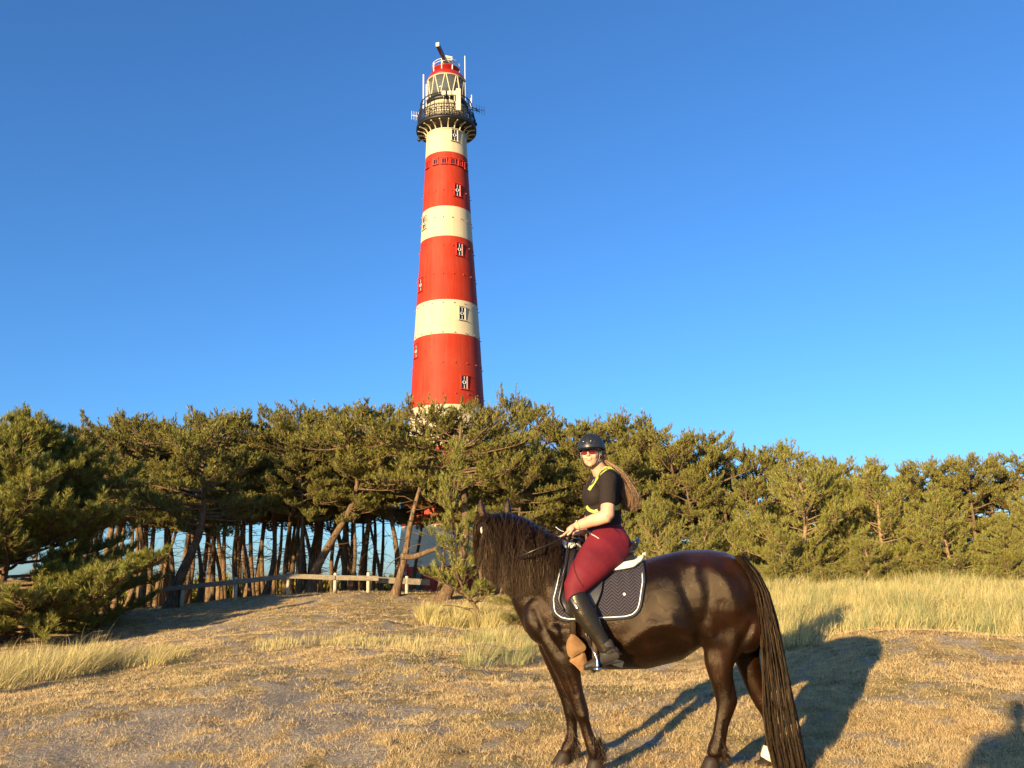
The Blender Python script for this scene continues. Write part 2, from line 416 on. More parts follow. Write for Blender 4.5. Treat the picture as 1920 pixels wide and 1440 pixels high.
def revolve(name, pf, mt, parent, seg=96, smooth=True, a0=0, a1=2*pi, cx=None, cy=None):
    bm = bmesh.new(); full = abs(a1-a0-2*pi) < 1e-6; rings = []
    for z_, r_ in pf:
        rings.append([bm.verts.new((LX+r_*cos(a0+(a1-a0)*j/seg), LY+r_*sin(a0+(a1-a0)*j/seg), z_)) for j in range(seg if full else seg+1)])
    for a, b in zip(rings, rings[1:]):
        k = len(a)
        for j in range(k if full else k-1): bm.faces.new((a[j], a[(j+1) % k], b[(j+1) % k], b[j]))
    if full: bm.faces.new(rings[0][::-1]); bm.faces.new(rings[-1])
    o = from_bm(name, bm, mt, parent, smooth)
    return o
# banded paint
RED, CREAM = (.31, .022, .006), (.50, .43, .28)
M_tower = mat('tower_paint', RED, .6, spec=.18); n = N(M_tower)
oc = n.coord(); sx_ = n.n('ShaderNodeSeparateXYZ'); n.l(oc, sx_.inputs[0])
ztop = 56.0
zz = n.math('DIVIDE', sx_.outputs[2], ztop)
edges = [(0, RED), (ZB[1064], CREAM), (ZB[983], RED), (z_hid-3.2, CREAM), (z_hid+2.4, RED), ]
edges = [(0, RED), (ZB[1064], CREAM), (ZB[983], RED), (ZB[983]+5.6, CREAM)]
edges = [(0, RED), (ZB[1064], CREAM), (ZB[983], RED), (ZB[758]-3.9, CREAM), (ZB[758], RED), (ZB[626], CREAM), (ZB[562], RED), (ZB[444], CREAM), (ZB[388], RED), (ZB[285], CREAM)]
band = n.ramp(zz, [(max(0, e/ztop), c) for e, c in edges], True)
stv = n.coord('Object', (2.2, 2.2, .06)); streak = n.noise(stv, 1.6, 5, .6)
dirt = n.mix(band, n.mix(band, (.22, .13, .09), .5), n.ramp(streak, [(.5, G3(0)), (.7, G3(.32))]))
geo = n.n('ShaderNodeNewGeometry'); sep = n.n('ShaderNodeSeparateXYZ'); mp = n.n('ShaderNodeVectorMath', operation='SUBTRACT')
n.l(oc, mp.inputs[0]); mp.inputs[1].default_value = (LX, LY, 0); n.l(mp.outputs[0], sep.inputs[0])
ang = n.math('ARCTAN2', sep.outputs[1], sep.outputs[0])
def seam(v, freq, wdt):
    fr = n.math('FRACT', n.math('MULTIPLY', v, freq)); d_ = n.math('ABSOLUTE', n.math('SUBTRACT', fr, .5)); return n.math('LESS_THAN', n.math('SUBTRACT', .5, d_), wdt)
s1 = seam(sx_.outputs[2], 1/1.52, .012); s2 = seam(ang, 16/(2*pi), .006)
sm = n.math('MAXIMUM', s1, s2)
col = n.mix(dirt, (.12, .05, .03), n.math('MULTIPLY', sm, .2))
fade = n.noise(oc, .35, 3); col = n.mix(col, n.mix(col, (.42, .16, .09), .35), n.ramp(fade, [(.45, G3(0)), (.7, G3(.22))]))
n.color(col); n.bump(n.math('ADD', n.math('MULTIPLY', sm, -1.0), n.math('MULTIPLY', n.noise(oc, 1.2, 3), .8)), .25, .03)
_ztopw = at(839, 258, LY).z
zs = [LBASE-.1]+list(np.linspace(.3, _ztopw, 60))
tower = revolve('tower', [(z_, LR(z_)) for z_ in zs], M_tower, lh)
M_cream = mat('cream_paint', CREAM, .45); n = N(M_cream); n.color(n.mix(CREAM, (.34, .28, .18), n.ramp(n.noise(n.coord('Object', (3, 3, .3)), 2, 4), [(.5, G3(0)), (.75, G3(.4))])))
M_red = mat('red_paint', (.30, .014, .010), .4)
M_black = mat('black_iron', (.012, .012, .014), .5, .3)
M_white = mat('white_paint', (.6, .6, .57), .4)
M_glassd = mat('dark_window_glass', (.012, .014, .016), .08, spec=.6)
M_beige = mat('beige_plastic', (.56, .50, .38), .5)

def tower_hit(px, py):
    d = ray(px, py); t = (LY-6)/d.y
    while t < (LY+4)/d.y:
        p = CAM+d*t
        if math.hypot(p.x-LX, p.y-LY) < LR(p.z): return p
        t += .01
    return None
def window(px, py, wd, ht, name='window', ringbar=True, frame_m=None, parent=lh):
    p = tower_hit(px, py)
    if p is None: return
    phi = math.atan2(p.y-LY, p.x-LX); nrm = Vector((cos(phi), sin(phi), 0)); tx = Vector((-sin(phi), cos(phi), 0)); up = Vector((0, 0, 1))
    R_ = Matrix((tx, up, nrm)).transposed(); r_ = LR(p.z); c0 = Vector((LX, LY, p.z))+nrm*r_
    B = lambda bm, x_, y_, z_, a, b, c: box(bm, c0+tx*x_+up*y_+nrm*z_, (a, b, c), R_)
    bm = bmesh.new()
    t = .07
    B(bm, -wd/2-t/2, 0, 0, t, ht+2*t, .2); B(bm, wd/2+t/2, 0, 0, t, ht+2*t, .2)
    B(bm, 0, ht/2+t/2, 0, wd, t, .2)
    B(bm, 0, ht/2+t+.04, .06, wd+.24, .05, .26); B(bm, 0, -ht/2-t-.02, .06, wd+.3, .05, .28); B(bm, 0, -ht/2-t/2+.01, 0, wd, t-.04, .19)
    f = from_bm(name, bm, frame_m or (M_cream if py in (254, 419, 588) else M_red2), parent)
    bm = bmesh.new(); B(bm, 0, 0, -.01, wd, ht, .1); g = from_bm('pane', bm, M_glassd, f)
    bm = bmesh.new()
    if ringbar:
        B(bm, 0, ht*.36, .055, .04, ht*.28, .03); B(bm, 0, -ht*.36, .055, .04, ht*.28, .03)
        B(bm, wd*.37, 0, .055, wd*.26, .035, .03); B(bm, -wd*.37, 0, .055, wd*.26, .035, .03)
        B(bm, wd/2-.02, 0, .056, .04, ht, .03)  # white strip on one side only, standing in for the sunlit right jamb
        pts = [c0+nrm*.06+tx*(cos(a)*wd*.22)+up*(sin(a)*wd*.26) for a in np.linspace(0, 2*pi, 17)]
        tube(bm, pts, .028, 6, False)
    else:
        B(bm, 0, 0, .056, .03, ht, .02)
    from_bm('glazing_bar', bm, M_white if ringbar else M_red2, f)
M_red2 = mat('window_frame_red', (.5, .03, .012), .45)
for px_, py_ in ((852, 254), (857, 357), (861, 468), (866, 588), (870, 717), (796.5, 419), (789.5, 535), (781, 659)):
    window(px_, py_, .62, 1.2)
for px_, py_ in ((802.5, 311), (817, 304), (833, 302), (849, 303), (863, 307), (872.5, 314)):
    window(px_, py_, .42, .5, 'porthole_window', False)
window(761, 1075, .45, 1.3)
# lifting hooks in rings round the tower
M_hook = mat('hook_paint', (.30, .08, .05), .5)
def repeat(name, bm, places, mt, parent):
    bmesh.ops.recalc_face_normals(bm, faces=bm.faces)
    me_ = bpy.data.meshes.new(name); bm.to_mesh(me_); bm.free(); me_.materials.append(mt)
    for loc_, rz in places:
        o = bpy.data.objects.new(name, me_); COL.objects.link(o); o.parent = parent; o.location = Vector(loc_)-parent.location; o.rotation_euler = (0, 0, rz)
hk = []
for k_, zc in enumerate(np.arange(15.5, _ztopw-1, 3.04)):
    for j in range(18):
        a = 2*pi*(j+.35)/18; r_ = LR(zc)
        if sin(a) > .35: continue
        hk.append((Vector((LX, LY, zc))+Vector((cos(a), sin(a), 0))*r_, a))
bm = bmesh.new(); tube(bm, [(-.05, 0, 0), (.10, 0, 0), (.12, 0, .06)], .04, 6); repeat('wall_hook', bm, hk[:99], M_hook, lh)
bm = bmesh.new(); cz = LBASE+1.05
for sx_s, a in (('d', math.atan2(-1, -.55)),):
    d_ = Vector((cos(a), sin(a), 0)); tx = Vector((-sin(a), cos(a), 0)); R_ = Matrix((tx, Vector((0, 0, 1)), d_)).transposed()
    box(bm, Vector((LX, LY, cz+.1))+d_*(LR(1.2)-.02), (1.1, 2.2, .3), R_)
bmesh.ops.bevel(bm, geom=bm.edges[:], offset=.03, segments=2, affect='EDGES')
from_bm('door', bm, mat('dark_green_door', (.02, .05, .03), .4), lh)

def zr(py, Rguess, half=None, limb=True):
    """height of a ring from the image row of its limb"""
    return at(839, py, LY).z
def rpx(py, half): p = at(839, py, LY); return half*((p-CAM).dot(_f))/F
zbr = zfront(239); zg = zr(247, 0); Rg = rpx(247, 54.5)
# gallery floor, brackets, underside
revolve('gallery_floor', [(zg, LR(zg)-.05), (zg, Rg), (zg+.16, Rg), (zg+.16, 1.5)], M_cream, lh)
rim = revolve('gallery_rim', [(zg-.1, Rg+.005), (zg-.1, Rg+.1), (zg+.28, Rg+.1), (zg+.28, Rg+.005)], M_black, lh)
nb = 20
for j in range(nb):
    bm = bmesh.new()
    a = 2*pi*(j+.5)/nb-pi/2; d_ = Vector((cos(a), sin(a), 0)); c_ = Vector((LX, LY, 0))
    rt = LR(zg-1)
    pts = [c_+d_*(rt-.02)+Vector((0, 0, zbr)), c_+d_*(rt+.08)+Vector((0, 0, zbr+(zg-zbr)*.35)), c_+d_*(rt+.28)+Vector((0, 0, zbr+(zg-zbr)*.62)), c_+d_*(rt+.65)+Vector((0, 0, zbr+(zg-zbr)*.78)), c_+d_*(Rg-.05)+Vector((0, 0, zg-.16))]
    tube(bm, catmull(pts, 10), .065, 6)
    box(bm, c_+d_*((rt+Rg)/2)+Vector((0, 0, zg-.06)), (Rg-rt, .1, .1), Matrix.Rotation(a, 3, 'Z'))
    from_bm('gallery_bracket', bm, M_cream, lh)
revolve('corbel_ring', [(zbr-.12, LR(zg)-.05), (zbr-.12, LR(zg)+.05), (zbr, LR(zg)+.05), (zbr, LR(zg)-.05)], M_cream, lh)
# watch room
zw = zr(212, 0); Rw = rpx(212, 40)
revolve('watch_room', [(zg+.15, Rw), (zw+.35, Rw*.98)], M_cream, lh)
bm = bmesh.new(); blob(bm, (0, 0, 0), (.1, .1, .1), None, 8)
repeat('rivet', bm, [((LX+Rw*cos(a), LY+Rw*sin(a), zc), 0) for zc in (zg+.8, zg+1.6) for a in [2*pi*(j+.4)/24 for j in range(24)]], M_black, lh)
zl = zr(197, 0); revolve('lantern_base', [(zw+.35, Rw*.97), (zw+.36, Rw*1.04), (zl-.05, Rw*1.0), (zl+.15, Rw*.93)], M_black, lh)
# gallery railing: wire basket leaning inwards
zt = zr(199, 0); Rt = rpx(199, 47.5); zm = zr(222, 0); Rm = rpx(222, 52.5)
bm = bmesh.new()
def ring(bm, z_, r_, t_, seg=64): tube(bm, [(LX+r_*cos(a), LY+r_*sin(a), z_) for a in np.linspace(0, 2*pi, seg+1)], t_, 6, False)
for f_ in (0, .18, .36, .55, .75, 1): ring(bm, zg+.2+(zm-zg-.2)*f_, Rg+(Rm-Rg)*f_, .045 if f_ in (0, 1) else .028)
ring(bm, zt, Rt, .06); ring(bm, zm+(zt-zm)*.5, (Rm+Rt)/2, .035)
for j in range(72):
    a = 2*pi*j/72; P_ = lambda r_, z_, a=a: Vector((LX+r_*cos(a), LY+r_*sin(a), z_))
    tube(bm, [P_(Rg, zg+.1), P_(Rm, zm)], .024 if j % 6 else .06, 4)
    if j % 6 == 0: tube(bm, [P_(Rm, zm), P_(Rt, zt)], .05, 5)
    a2 = a+2*pi/36
    tube(bm, [P_(Rg, zg+.1), Vector((LX+Rm*cos(a2), LY+Rm*sin(a2), zm))], .016, 3)
    tube(bm, [P_(Rm, zm), Vector((LX+Rg*cos(a2), LY+Rg*sin(a2), zg+.1))], .016, 3)
from_bm('gallery_railing', bm, M_black, lh)
# lantern room: glass, lens, struts, roof
z0 = zl+.1; z1 = zr(157, 0); Rl = rpx(157, 34.5); Rl0 = rpx(197, 33.5)
M_lg = mat('lantern_glass', (.9, .95, .95), .03, spec=.6, **{'Transmission Weight': .55, 'Alpha': 1.0}); M_lg.node_tree.nodes['Principled BSDF'].inputs['Base Color'].default_value = (.16, .18, .18, 1)
revolve('lantern_glass', [(z0, Rl0), (z1, Rl)], M_lg, lh, 48)
revolve('lantern_lens', [(z0+.4, .5), (z0+.8, 1.0), ((z0+z1)/2, 1.25), (z1-.7, .9), (z1-.4, .4)], mat('lens_glass', (.25, .28, .22), .1, .2), lh, 24)
bm = bmesh.new(); ns = 10
for j in range(ns):
    a = 2*pi*j/ns-pi/2+.04; am = a+pi/ns
    for s_ in (-1, 1):
        tube(bm, [(LX+(Rl+.02)*cos(a+s_*.03), LY+(Rl+.02)*sin(a+s_*.03), z1), (LX+(Rl0+.06)*cos(a+s_*pi/ns*.9), LY+(Rl0+.06)*sin(a+s_*pi/ns*.9), z0)], .062, 6)
from_bm('lantern_strut', bm, M_cream, lh)
bm = bmesh.new(); ring(bm, z1, Rl+.02, .1); from_bm('eaves_ring', bm, M_cream, lh)
z2 = zr(143, 0); Rd = rpx(143, 24.8); z3 = zr(136, 0)
revolve('lantern_roof', [(z1+.02, Rl-.05), (z1+.03, Rl+.14), (z1+.22, Rl+.06), (z2-.3, Rd+.45), (z2, Rd+.06), (z2, Rd-.05)], M_red, lh)
revolve('roof_drum', [(z2-.02, Rd-.02), (z3, Rd), (z3, Rd+.08), (z3+.12, Rd+.08), (z3+.13, .6), (z3+.14, .01)], M_red, lh)
z4 = zr(124, 0)
bm = bmesh.new(); ring(bm, z4, Rd+.05, .035); ring(bm, (z3+z4)/2+.1, Rd+.05, .03)
for j in range(8):
    a = 2*pi*j/8-pi/2-.25; tube(bm, [(LX+(Rd+.05)*cos(a), LY+(Rd+.05)*sin(a), z2), (LX+(Rd+.05)*cos(a), LY+(Rd+.05)*sin(a), z4)], .06, 6)
from_bm('roof_railing', bm, M_white, lh)
# radar
bm = bmesh.new(); cr = Vector((LX+.1, LY-.1, z3))
tube(bm, [cr, cr+Vector((0, 0, 1.2))], [.5, .38], 12); box(bm, cr+Vector((0, 0, 1.4)), (.9, 1.0, .5), Matrix.Rotation(.35, 3, 'Z'))
rd = from_bm('radar_pedestal', bm, M_beige, lh)
zr_ = cr.z+1.85
tip = at(820.5, 83, LY-3.7); dr = Vector((tip.x-cr.x, tip.y-cr.y, 0)); Lr = dr.length; dr.normalize()
bm = bmesh.new(); box(bm, Vector((cr.x, cr.y, tip.z-.05)), (2*Lr, .34, .42), Matrix.Rotation(math.atan2(dr.y, dr.x), 3, 'Z'))
tube(bm, [cr+Vector((0, 0, 1.5)), Vector((cr.x, cr.y, tip.z))], .14, 8)
from_bm('radar_antenna', bm, mat('radar_black', (.02, .015, .02), .35), lh)
for s_ in (1, -1):
    bm = bmesh.new(); box(bm, Vector((cr.x, cr.y, tip.z-.05))+dr*s_*(Lr+.03), (.06, .35, .43), Matrix.Rotation(math.atan2(dr.y, dr.x), 3, 'Z'))
    from_bm('antenna_end_cap', bm, M_beige, lh)
# antennas, boxes, lamps
def rod(px_, ya, yb, Y_, r_, m_, nm='whip_antenna'):
    bm = bmesh.new(); b_ = at(px_, yb, Y_); a_2 = at(px_, ya, Y_); tube(bm, [b_, Vector((b_.x, Y_, a_2.z))], r_, 6); from_bm(nm, bm, m_, lh)
rod(794, 140, 205, LY-.5, .075, M_white); rod(872.5, 105, 205, LY-.5, .05, M_white); rod(799.5, 158, 205, LY-1.2, .07, M_white)
rod(878, 168, 205, LY, .04, M_white); rod(884.5, 178, 205, LY, .05, M_white); rod(882.5, 184, 205, LY-.3, .04, M_white)
bm = bmesh.new(); p_ = at(859.5, 187, LY-2.7); box(bm, p_, (.5, .28, 2.5), Matrix.Rotation(.2, 3, 'Z')); bmesh.ops.bevel(bm, geom=bm.edges[:], offset=.04, segments=2, affect='EDGES')
from_bm('panel_antenna', bm, M_beige, lh)
for px_ in (832, 843, 852):
    bm = bmesh.new(); box(bm, at(px_, 175, LY-2.75), (.42, .3, .46)); bmesh.ops.bevel(bm, geom=bm.edges[:], offset=.03, segments=2, affect='EDGES')
    tube(bm, [at(px_, 178, LY-2.7), at(px_, 190, LY-2.7)], .04, 6); from_bm('equipment_box', bm, M_beige, lh)
for sgn, (xa, xb), yy in ((-1, (772, 789), 216), (1, (886, 908), 202)):
    bm = bmesh.new(); a = at(xa, yy, LY); b = at(xb, yy+(3 if sgn < 0 else 6), LY); tube(bm, [a, b], .035, 5)
    for k_ in (.0, .25, .5, .75) if sgn < 0 else (.35, .6, .8, 1):
        c_ = a.lerp(b, k_)
        if sgn > 0: c_ = b.lerp(a, 1-k_)
        tube(bm, [c_-Vector((0, 0, .5)), c_+Vector((0, 0, .5))], .022, 4)
    if sgn > 0: tube(bm, [at(883, 199, LY), at(900, 210, LY)], .05, 5); tube(bm, [at(883, 205, LY), at(900, 210, LY)], .04, 5)
    from_bm('yagi_antenna', bm, M_white if sgn < 0 else M_black, lh)
for px_, py_ in ((786, 262), (891.5, 233)):
    bm = bmesh.new(); p_ = at(px_, py_, LY-.4); blob(bm, p_, (.2, .2, .22), None, 12); tube(bm, [p_, p_+Vector((0, 0, .55))], .05, 6)
    from_bm('floodlight', bm, M_black, lh)

# ================================================================== fence
M_wood = mat('weathered_wood', (.30, .25, .18), .85); n = N(M_wood)
n.color(n.ramp(n.noise(n.coord('Object', (2, 14, 14)), 3, 5, .7), [(.3, (.09, .07, .05)), (.55, (.22, .18, .125)), (.75, (.33, .28, .20))])); n.bump(n.noise(n.coord('Object', (1, 20, 20)), 4, 4), .4, .01)
M_post = mat('pale_post_wood', (.55, .50, .38), .8); n = N(M_post); n.color(n.ramp(n.noise(n.coord(), 12, 4), [(.3, (.36, .30, .2)), (.7, (.62, .56, .42))]))
fe = thing('fence', 'low wooden rail fence with pale posts running in front of the dark pine trunks', 'fence', (at(541, 1115, 29.8).x, 29.8, .6))
def board(bm, a, b, hgt, th):
    a, b = Vector(a), Vector(b); d_ = b-a; yaw = math.atan2(d_.y, d_.x); pit = math.atan2(d_.z, math.hypot(d_.x, d_.y))
    box(bm, (a+b)/2, (d_.length, th, hgt), Matrix.Rotation(yaw, 3, 'Z') @ Matrix.Rotation(-pit, 3, 'Y'))
FP = [(306, 1105), (443, 1091), (541, 1080), (629, 1083), (711, 1084.5)]
FYd = lambda px_: np.interp(px_, [0, 306, 541, 711, 900], [27, 29.3, 29.6, 29.6, 29.9])
fpts = [at(a, b, FYd(a)-.08) for a, b in FP]
for a, b in zip(fpts, fpts[1:]):
    bm = bmesh.new(); e = (b-a).normalized()*.012; board(bm, a+e, b-e, .16, .045); bmesh.ops.bevel(bm, geom=bm.edges[:], offset=.008, segments=1, affect='EDGES'); from_bm('rail', bm, M_wood, fe)
bm = bmesh.new(); board(bm, at(708, 1087, 29.9), at(806, 1092, 30.2), .2, .05); from_bm('rail', bm, M_wood, fe)
for px_, yt in ((343, 1100), (443, 1082), (541, 1073), (629, 1074), (691, 1073), (763, 1080), (890, 1100)):
    Y_ = FYd(px_)+.04 if px_ < 720 else 30.1; t_ = at(px_, yt, Y_); zb = g1(t_.x, Y_)-.15
    bm = bmesh.new(); tube(bm, [(t_.x, Y_, zb), (t_.x, Y_, t_.z-.03), (t_.x, Y_, t_.z)], [.062, .06, .045], 10); from_bm('post', bm, M_post, fe, True)
f2 = thing('fence', 'pale fence rail glimpsed through low branches of the left pine', 'fence', at(90, 1140, 26))
a, b = at(20, 1127, 26), at(150, 1125, 26.2)
bm = bmesh.new(); board(bm, a, b, .2, .05); from_bm('rail', bm, M_post, f2)
for q in (.12, .8):
    p_ = a.lerp(b, q); bm = bmesh.new(); tube(bm, [(p_.x, p_.y+.08, g1(p_.x, p_.y)-.1), (p_.x, p_.y+.08, p_.z+.12)], .055, 8); from_bm('post', bm, M_post, f2)
br = thing('barrier', 'low red and white striped barrier glimpsed under the left pine', 'barrier', at(145, 1150, 27))
a, b = at(112, 1139, 27), at(176, 1137, 27)
for k_ in range(6):
    bm = bmesh.new(); board(bm, a.lerp(b, k_/6), a.lerp(b, (k_+1)/6-.004), .13, .04); from_bm('board', bm, M_red if k_ != 4 else M_white, br)
for q in (.1, .9):
    p_ = a.lerp(b, q); bm = bmesh.new(); box(bm, (p_.x, p_.y+.06, (p_.z+g1(p_.x, p_.y))/2), (.06, .06, abs(p_.z-g1(p_.x, p_.y))+.1)); from_bm('leg', bm, M_post, br)
# ================================================================== pines
M_bark = mat('pine_bark', (.16, .10, .06), .9, spec=.15); n = N(M_bark)
n.color(n.ramp(n.noise(n.coord('Object', (5, 5, 1.2)), 3.5, 6, .7), [(.3, (.045, .028, .018)), (.5, (.15, .095, .055)), (.68, (.27, .18, .10)), (.8, (.36, .27, .17))]))
n.bump(n.noise(n.coord('Object', (8, 8, 1.6)), 4, 5, .7), 1, .04)
M_barkY = mat('young_pine_bark', (.3, .2, .1), .9, spec=.15); n = N(M_barkY)
n.color(n.ramp(n.noise(n.coord('Object', (6, 6, 2)), 4, 5, .7), [(.3, (.12, .075, .045)), (.55, (.27, .18, .10)), (.8, (.40, .29, .17))]))
M_need = leafy('pine_needles', [(.036, .050, .010), (.110, .118, .020), (.205, .185, .034), (.290, .225, .055)], 1.4, .10, .5)
M_needY = leafy('young_pine_needles', [(.050, .072, .012), (.130, .152, .026), (.230, .225, .042), (.330, .235, .065)], 1.0, .12, .5)
M_candle = leafy('pale_new_shoots', [(.34, .30, .13), (.46, .38, .18), (.40, .27, .15)], 2, .1, .6)

def needles(P, D, L, nl, w_, K, rs):
    """needle tufts: P,D (N,3); returns verts, tri index"""
    Nt = len(P); D = D/np.maximum(np.linalg.norm(D, axis=1, keepdims=True), 1e-6)
    ref = np.where(np.abs(D[:, 2:3]) < .9, np.array([[0, 0, 1.]]), np.array([[1., 0, 0]]))
    A = np.cross(D, ref); A /= np.linalg.norm(A, axis=1, keepdims=True); B = np.cross(D, A)
    ph = rs.rand(Nt, K)*2*pi; al = .28+.62*rs.rand(Nt, K); u = rs.rand(Nt, K)
    al = al*(1.15-.5*u)
    rd = A[:, None]*np.cos(ph)[..., None]+B[:, None]*np.sin(ph)[..., None]
    dr = D[:, None]*np.cos(al)[..., None]+rd*np.sin(al)[..., None]
    Lc = L if np.ndim(L) else np.full(Nt, L)
    base = P[:, None]+D[:, None]*(u*Lc[:, None])[..., None]
    tip = base+dr*(nl*(.75+.5*rs.rand(Nt, K)))[..., None]
    sd = np.cross(dr, rs.randn(Nt, K, 3)); sd /= np.maximum(np.linalg.norm(sd, axis=2, keepdims=True), 1e-6)
    a = base+sd*w_*.5; b = base-sd*w_*.5
    V_ = np.stack([a, b, tip], 2).reshape(-1, 3)
    return V_

def tubes_np(lines, nside=6):
    """lines: list of (pts (k,3), radii (k)) -> verts, faces"""
    Vs = []; Fs = []; off = 0
    for pts, rad in lines:
        pts = np.asarray(pts, float); k = len(pts); ns_ = nside if rad[0] > .03 else 4
        if rad[0] < .012: ns_ = 3
        T = np.gradient(pts, axis=0); T /= np.maximum(np.linalg.norm(T, axis=1, keepdims=True), 1e-6)
        ref = np.array([0, 0, 1.]) if abs(T[0, 2]) < .8 else np.array([1., 0, 0])
        S = np.cross(T, ref); S /= np.linalg.norm(S, axis=1, keepdims=True); U = np.cross(S, T)
        th = np.arange(ns_)*2*pi/ns_
        R_ = pts[:, None]+(S[:, None]*np.cos(th)[None, :, None]+U[:, None]*np.sin(th)[None, :, None])*np.asarray(rad)[:, None, None]
        Vs.append(R_.reshape(-1, 3)); i = np.arange(k-1)[:, None]*ns_+np.arange(ns_)[None]; j = np.arange(k-1)[:, None]*ns_+(np.arange(ns_)[None]+1) % ns_
        Fs.append((np.stack([i, j, j+ns_, i+ns_], -1).reshape(-1, 4)+off)); off += k*ns_
    return np.concatenate(Vs), np.concatenate(Fs)

def make_pine(rs, H_, r0, cb, R_, kind='old', lean=(0, 0), curve=None, tuft=1.0, K=12, nw=.02, dens=1.0, flat=1.0, candle=0, dead=14, nl=.11, azb=None, bark=None):
    """returns (trunk mesh, crown mesh) in local coordinates"""
    ts = np.linspace(0, 1, 12)
    if curve is None:
        wob = rs.randn(3, 2)*.03*H_
        tr = np.c_[lean[0]*ts*H_+wob[0, 0]*np.sin(ts*4)+wob[1, 0]*np.sin(ts*7), lean[1]*ts*H_+wob[0, 1]*np.sin(ts*4+1)*.6, ts*H_-.15]
    else:
        c_ = np.array(curve, float); tr = np.array([np.interp(ts, np.linspace(0, 1, len(c_)), c_[:, i]) for i in range(3)]).T
        c2_ = np.array(catmull([tuple(q) for q in c_], 11)); tr = c2_
    rad = r0*(1.12-ts*.95)*(1+.6*np.exp(-ts*22)); rad = np.maximum(rad, .015)
    lines = [(tr, rad)]; P = []; D = []; L = []
    def tpos(t): return np.array([np.interp(t, ts, tr[:, i]) for i in range(3)])
    nbr = int((34 if kind == 'old' else 46)*dens)
    for b in range(nbr):
        q = (b+rs.rand())/nbr
        if kind == 'old':
            t = cb+(1-cb)*q**.8; pf = (1-((q-.35)/.75)**2) if q > .35 else (.72+.8*q); pf = max(pf, .22)
            el = -.12+.75*q**1.5+.2*rs.randn()*.5; up = .25
        elif kind == 'young':
            t = cb+(1-cb)*q; pf = max(.12, (1-q**1.4)*(.75+.25*min(1, q*4))); el = .12+.75*q**1.5+.12*rs.randn(); up = .55
        else:
            t = cb+(1-cb)*q; pf = max(.2, (1-q**2)); el = -.15+.85*q+.15*rs.randn(); up = .5
        az = rs.rand()*2*pi if azb is None else azb[0]+azb[1]*rs.randn()
        ln = R_*pf*(.7+.5*rs.rand())
        p0 = tpos(min(t, .985)); kseg = 8; pts = [p0]; e = el; a = az; st = ln/kseg
        for s_ in range(kseg):
            pts.append(pts[-1]+st*np.array([cos(a)*cos(e), sin(a)*cos(e), sin(e)*flat]))
            e += up/kseg+rs.randn()*.10; a += rs.randn()*.16
        pts = np.array(pts); rb = max(.012, min(r0*.35, .016*ln+.006)); lines.append((pts, np.linspace(rb, .006, kseg+1)))
        ntw = int(max(5, ln*9*dens)); arc = np.linspace(0, 1, kseg+1)
        for w2 in range(ntw):
            u = .28+.72*((w2+rs.rand())/ntw) if kind != 'young' else .22+.78*((w2+rs.rand())/ntw)
            pb = np.array([np.interp(u, arc, pts[:, i]) for i in range(3)])
            sgn = 1 if w2 % 2 else -1; a2 = a+sgn*(.5+.7*rs.rand()); e2 = .15+.5*rs.rand() if kind != 'young' else .3+.5*rs.rand()
            l2 = (.22+.38*rs.rand())*(1.25-u*.6)*min(1, ln/1.5+.35)*tuft**.5
            if u > .93: a2 = a; e2 = e+.2
            d2 = np.array([cos(a2)*cos(e2), sin(a2)*cos(e2), sin(e2)]); mid_ = pb+d2*l2*.5+rs.randn(3)*.03; end = pb+d2*l2+np.array([0, 0, .08*l2])
            lines.append((np.array([pb, mid_, end]), np.array([.010, .007, .004])*(1 if tuft < 1.2 else 1.4)))
            nt_ = max(2, int(l2*8.5/tuft))
            for k_ in range(nt_):
                v = .25+.75*(k_+rs.rand()*.6)/nt_; pp = pb+(end-pb)*v+rs.randn(3)*.035*tuft
                dd = d2*.5+np.array([0, 0, .85])+rs.randn(3)*.30
                P.append(pp); D.append(dd); L.append((.09+.10*rs.rand())*tuft)
    # leader
    for k_ in range(6): P.append(tpos(.93+.012*k_)); D.append(np.array([0, 0, 1])+rs.randn(3)*.3); L.append(.2*tuft)
    for k_ in range(dead):
        t = (cb*.35 if kind != 'young' else .05)+cb*.75*rs.rand(); az = rs.rand()*2*pi; ln = .4+1.0*rs.rand(); p0 = tpos(t); e = .1+.3*rs.randn(); pts = [p0]
        for s_ in range(5): pts.append(pts[-1]+ln/5*np.array([cos(az)*cos(e), sin(az)*cos(e), sin(e)])); az += rs.randn()*.3; e += rs.randn()*.25
        lines.append((np.array(pts), np.linspace(.02, .005, 6)))
    V_, F_ = tubes_np(lines, 10)
    tm = np_mesh('trunk', V_, F_.ravel(), np.full(len(F_), 4)); tm.polygons.foreach_set('use_smooth', [True]*len(F_)); tm.materials.append(bark or M_bark)
    P = np.array(P); D = np.array(D); L = np.array(L)
    NV = needles(P, D, L, nl*tuft, nw, K, rs); nt_ = len(NV)//3; mi = np.zeros(nt_, int)
    fl = np.arange(len(NV)); sz = np.full(nt_, 3)
    cm_m = [M_need if kind == 'old' else M_needY]
    if candle > 0:
        sel = np.where((rs.rand(len(P)) < candle) & (P[:, 2] > .12*H_))[0]
        C0 = P[sel]+D[sel]/np.linalg.norm(D[sel], axis=1, keepdims=True)*L[sel, None]*.9; up_ = np.c_[rs.randn(len(sel), 2)*.12, np.ones(len(sel))]
        hgt = (.09+.09*rs.rand(len(sel)))*tuft; wq = .016*tuft
        ring_ = [C0+np.array([cos(a)*wq, sin(a)*wq, 0]) for a in (0, 2.09, 4.19)]; top = C0+up_*hgt[:, None]
        CV = np.stack(ring_+[top], 1).reshape(-1, 3); b0 = (np.arange(len(sel))*4)[:, None]+len(NV)
        fl2 = (b0+np.array([0, 1, 3, 1, 2, 3, 2, 0, 3])[None]).ravel()
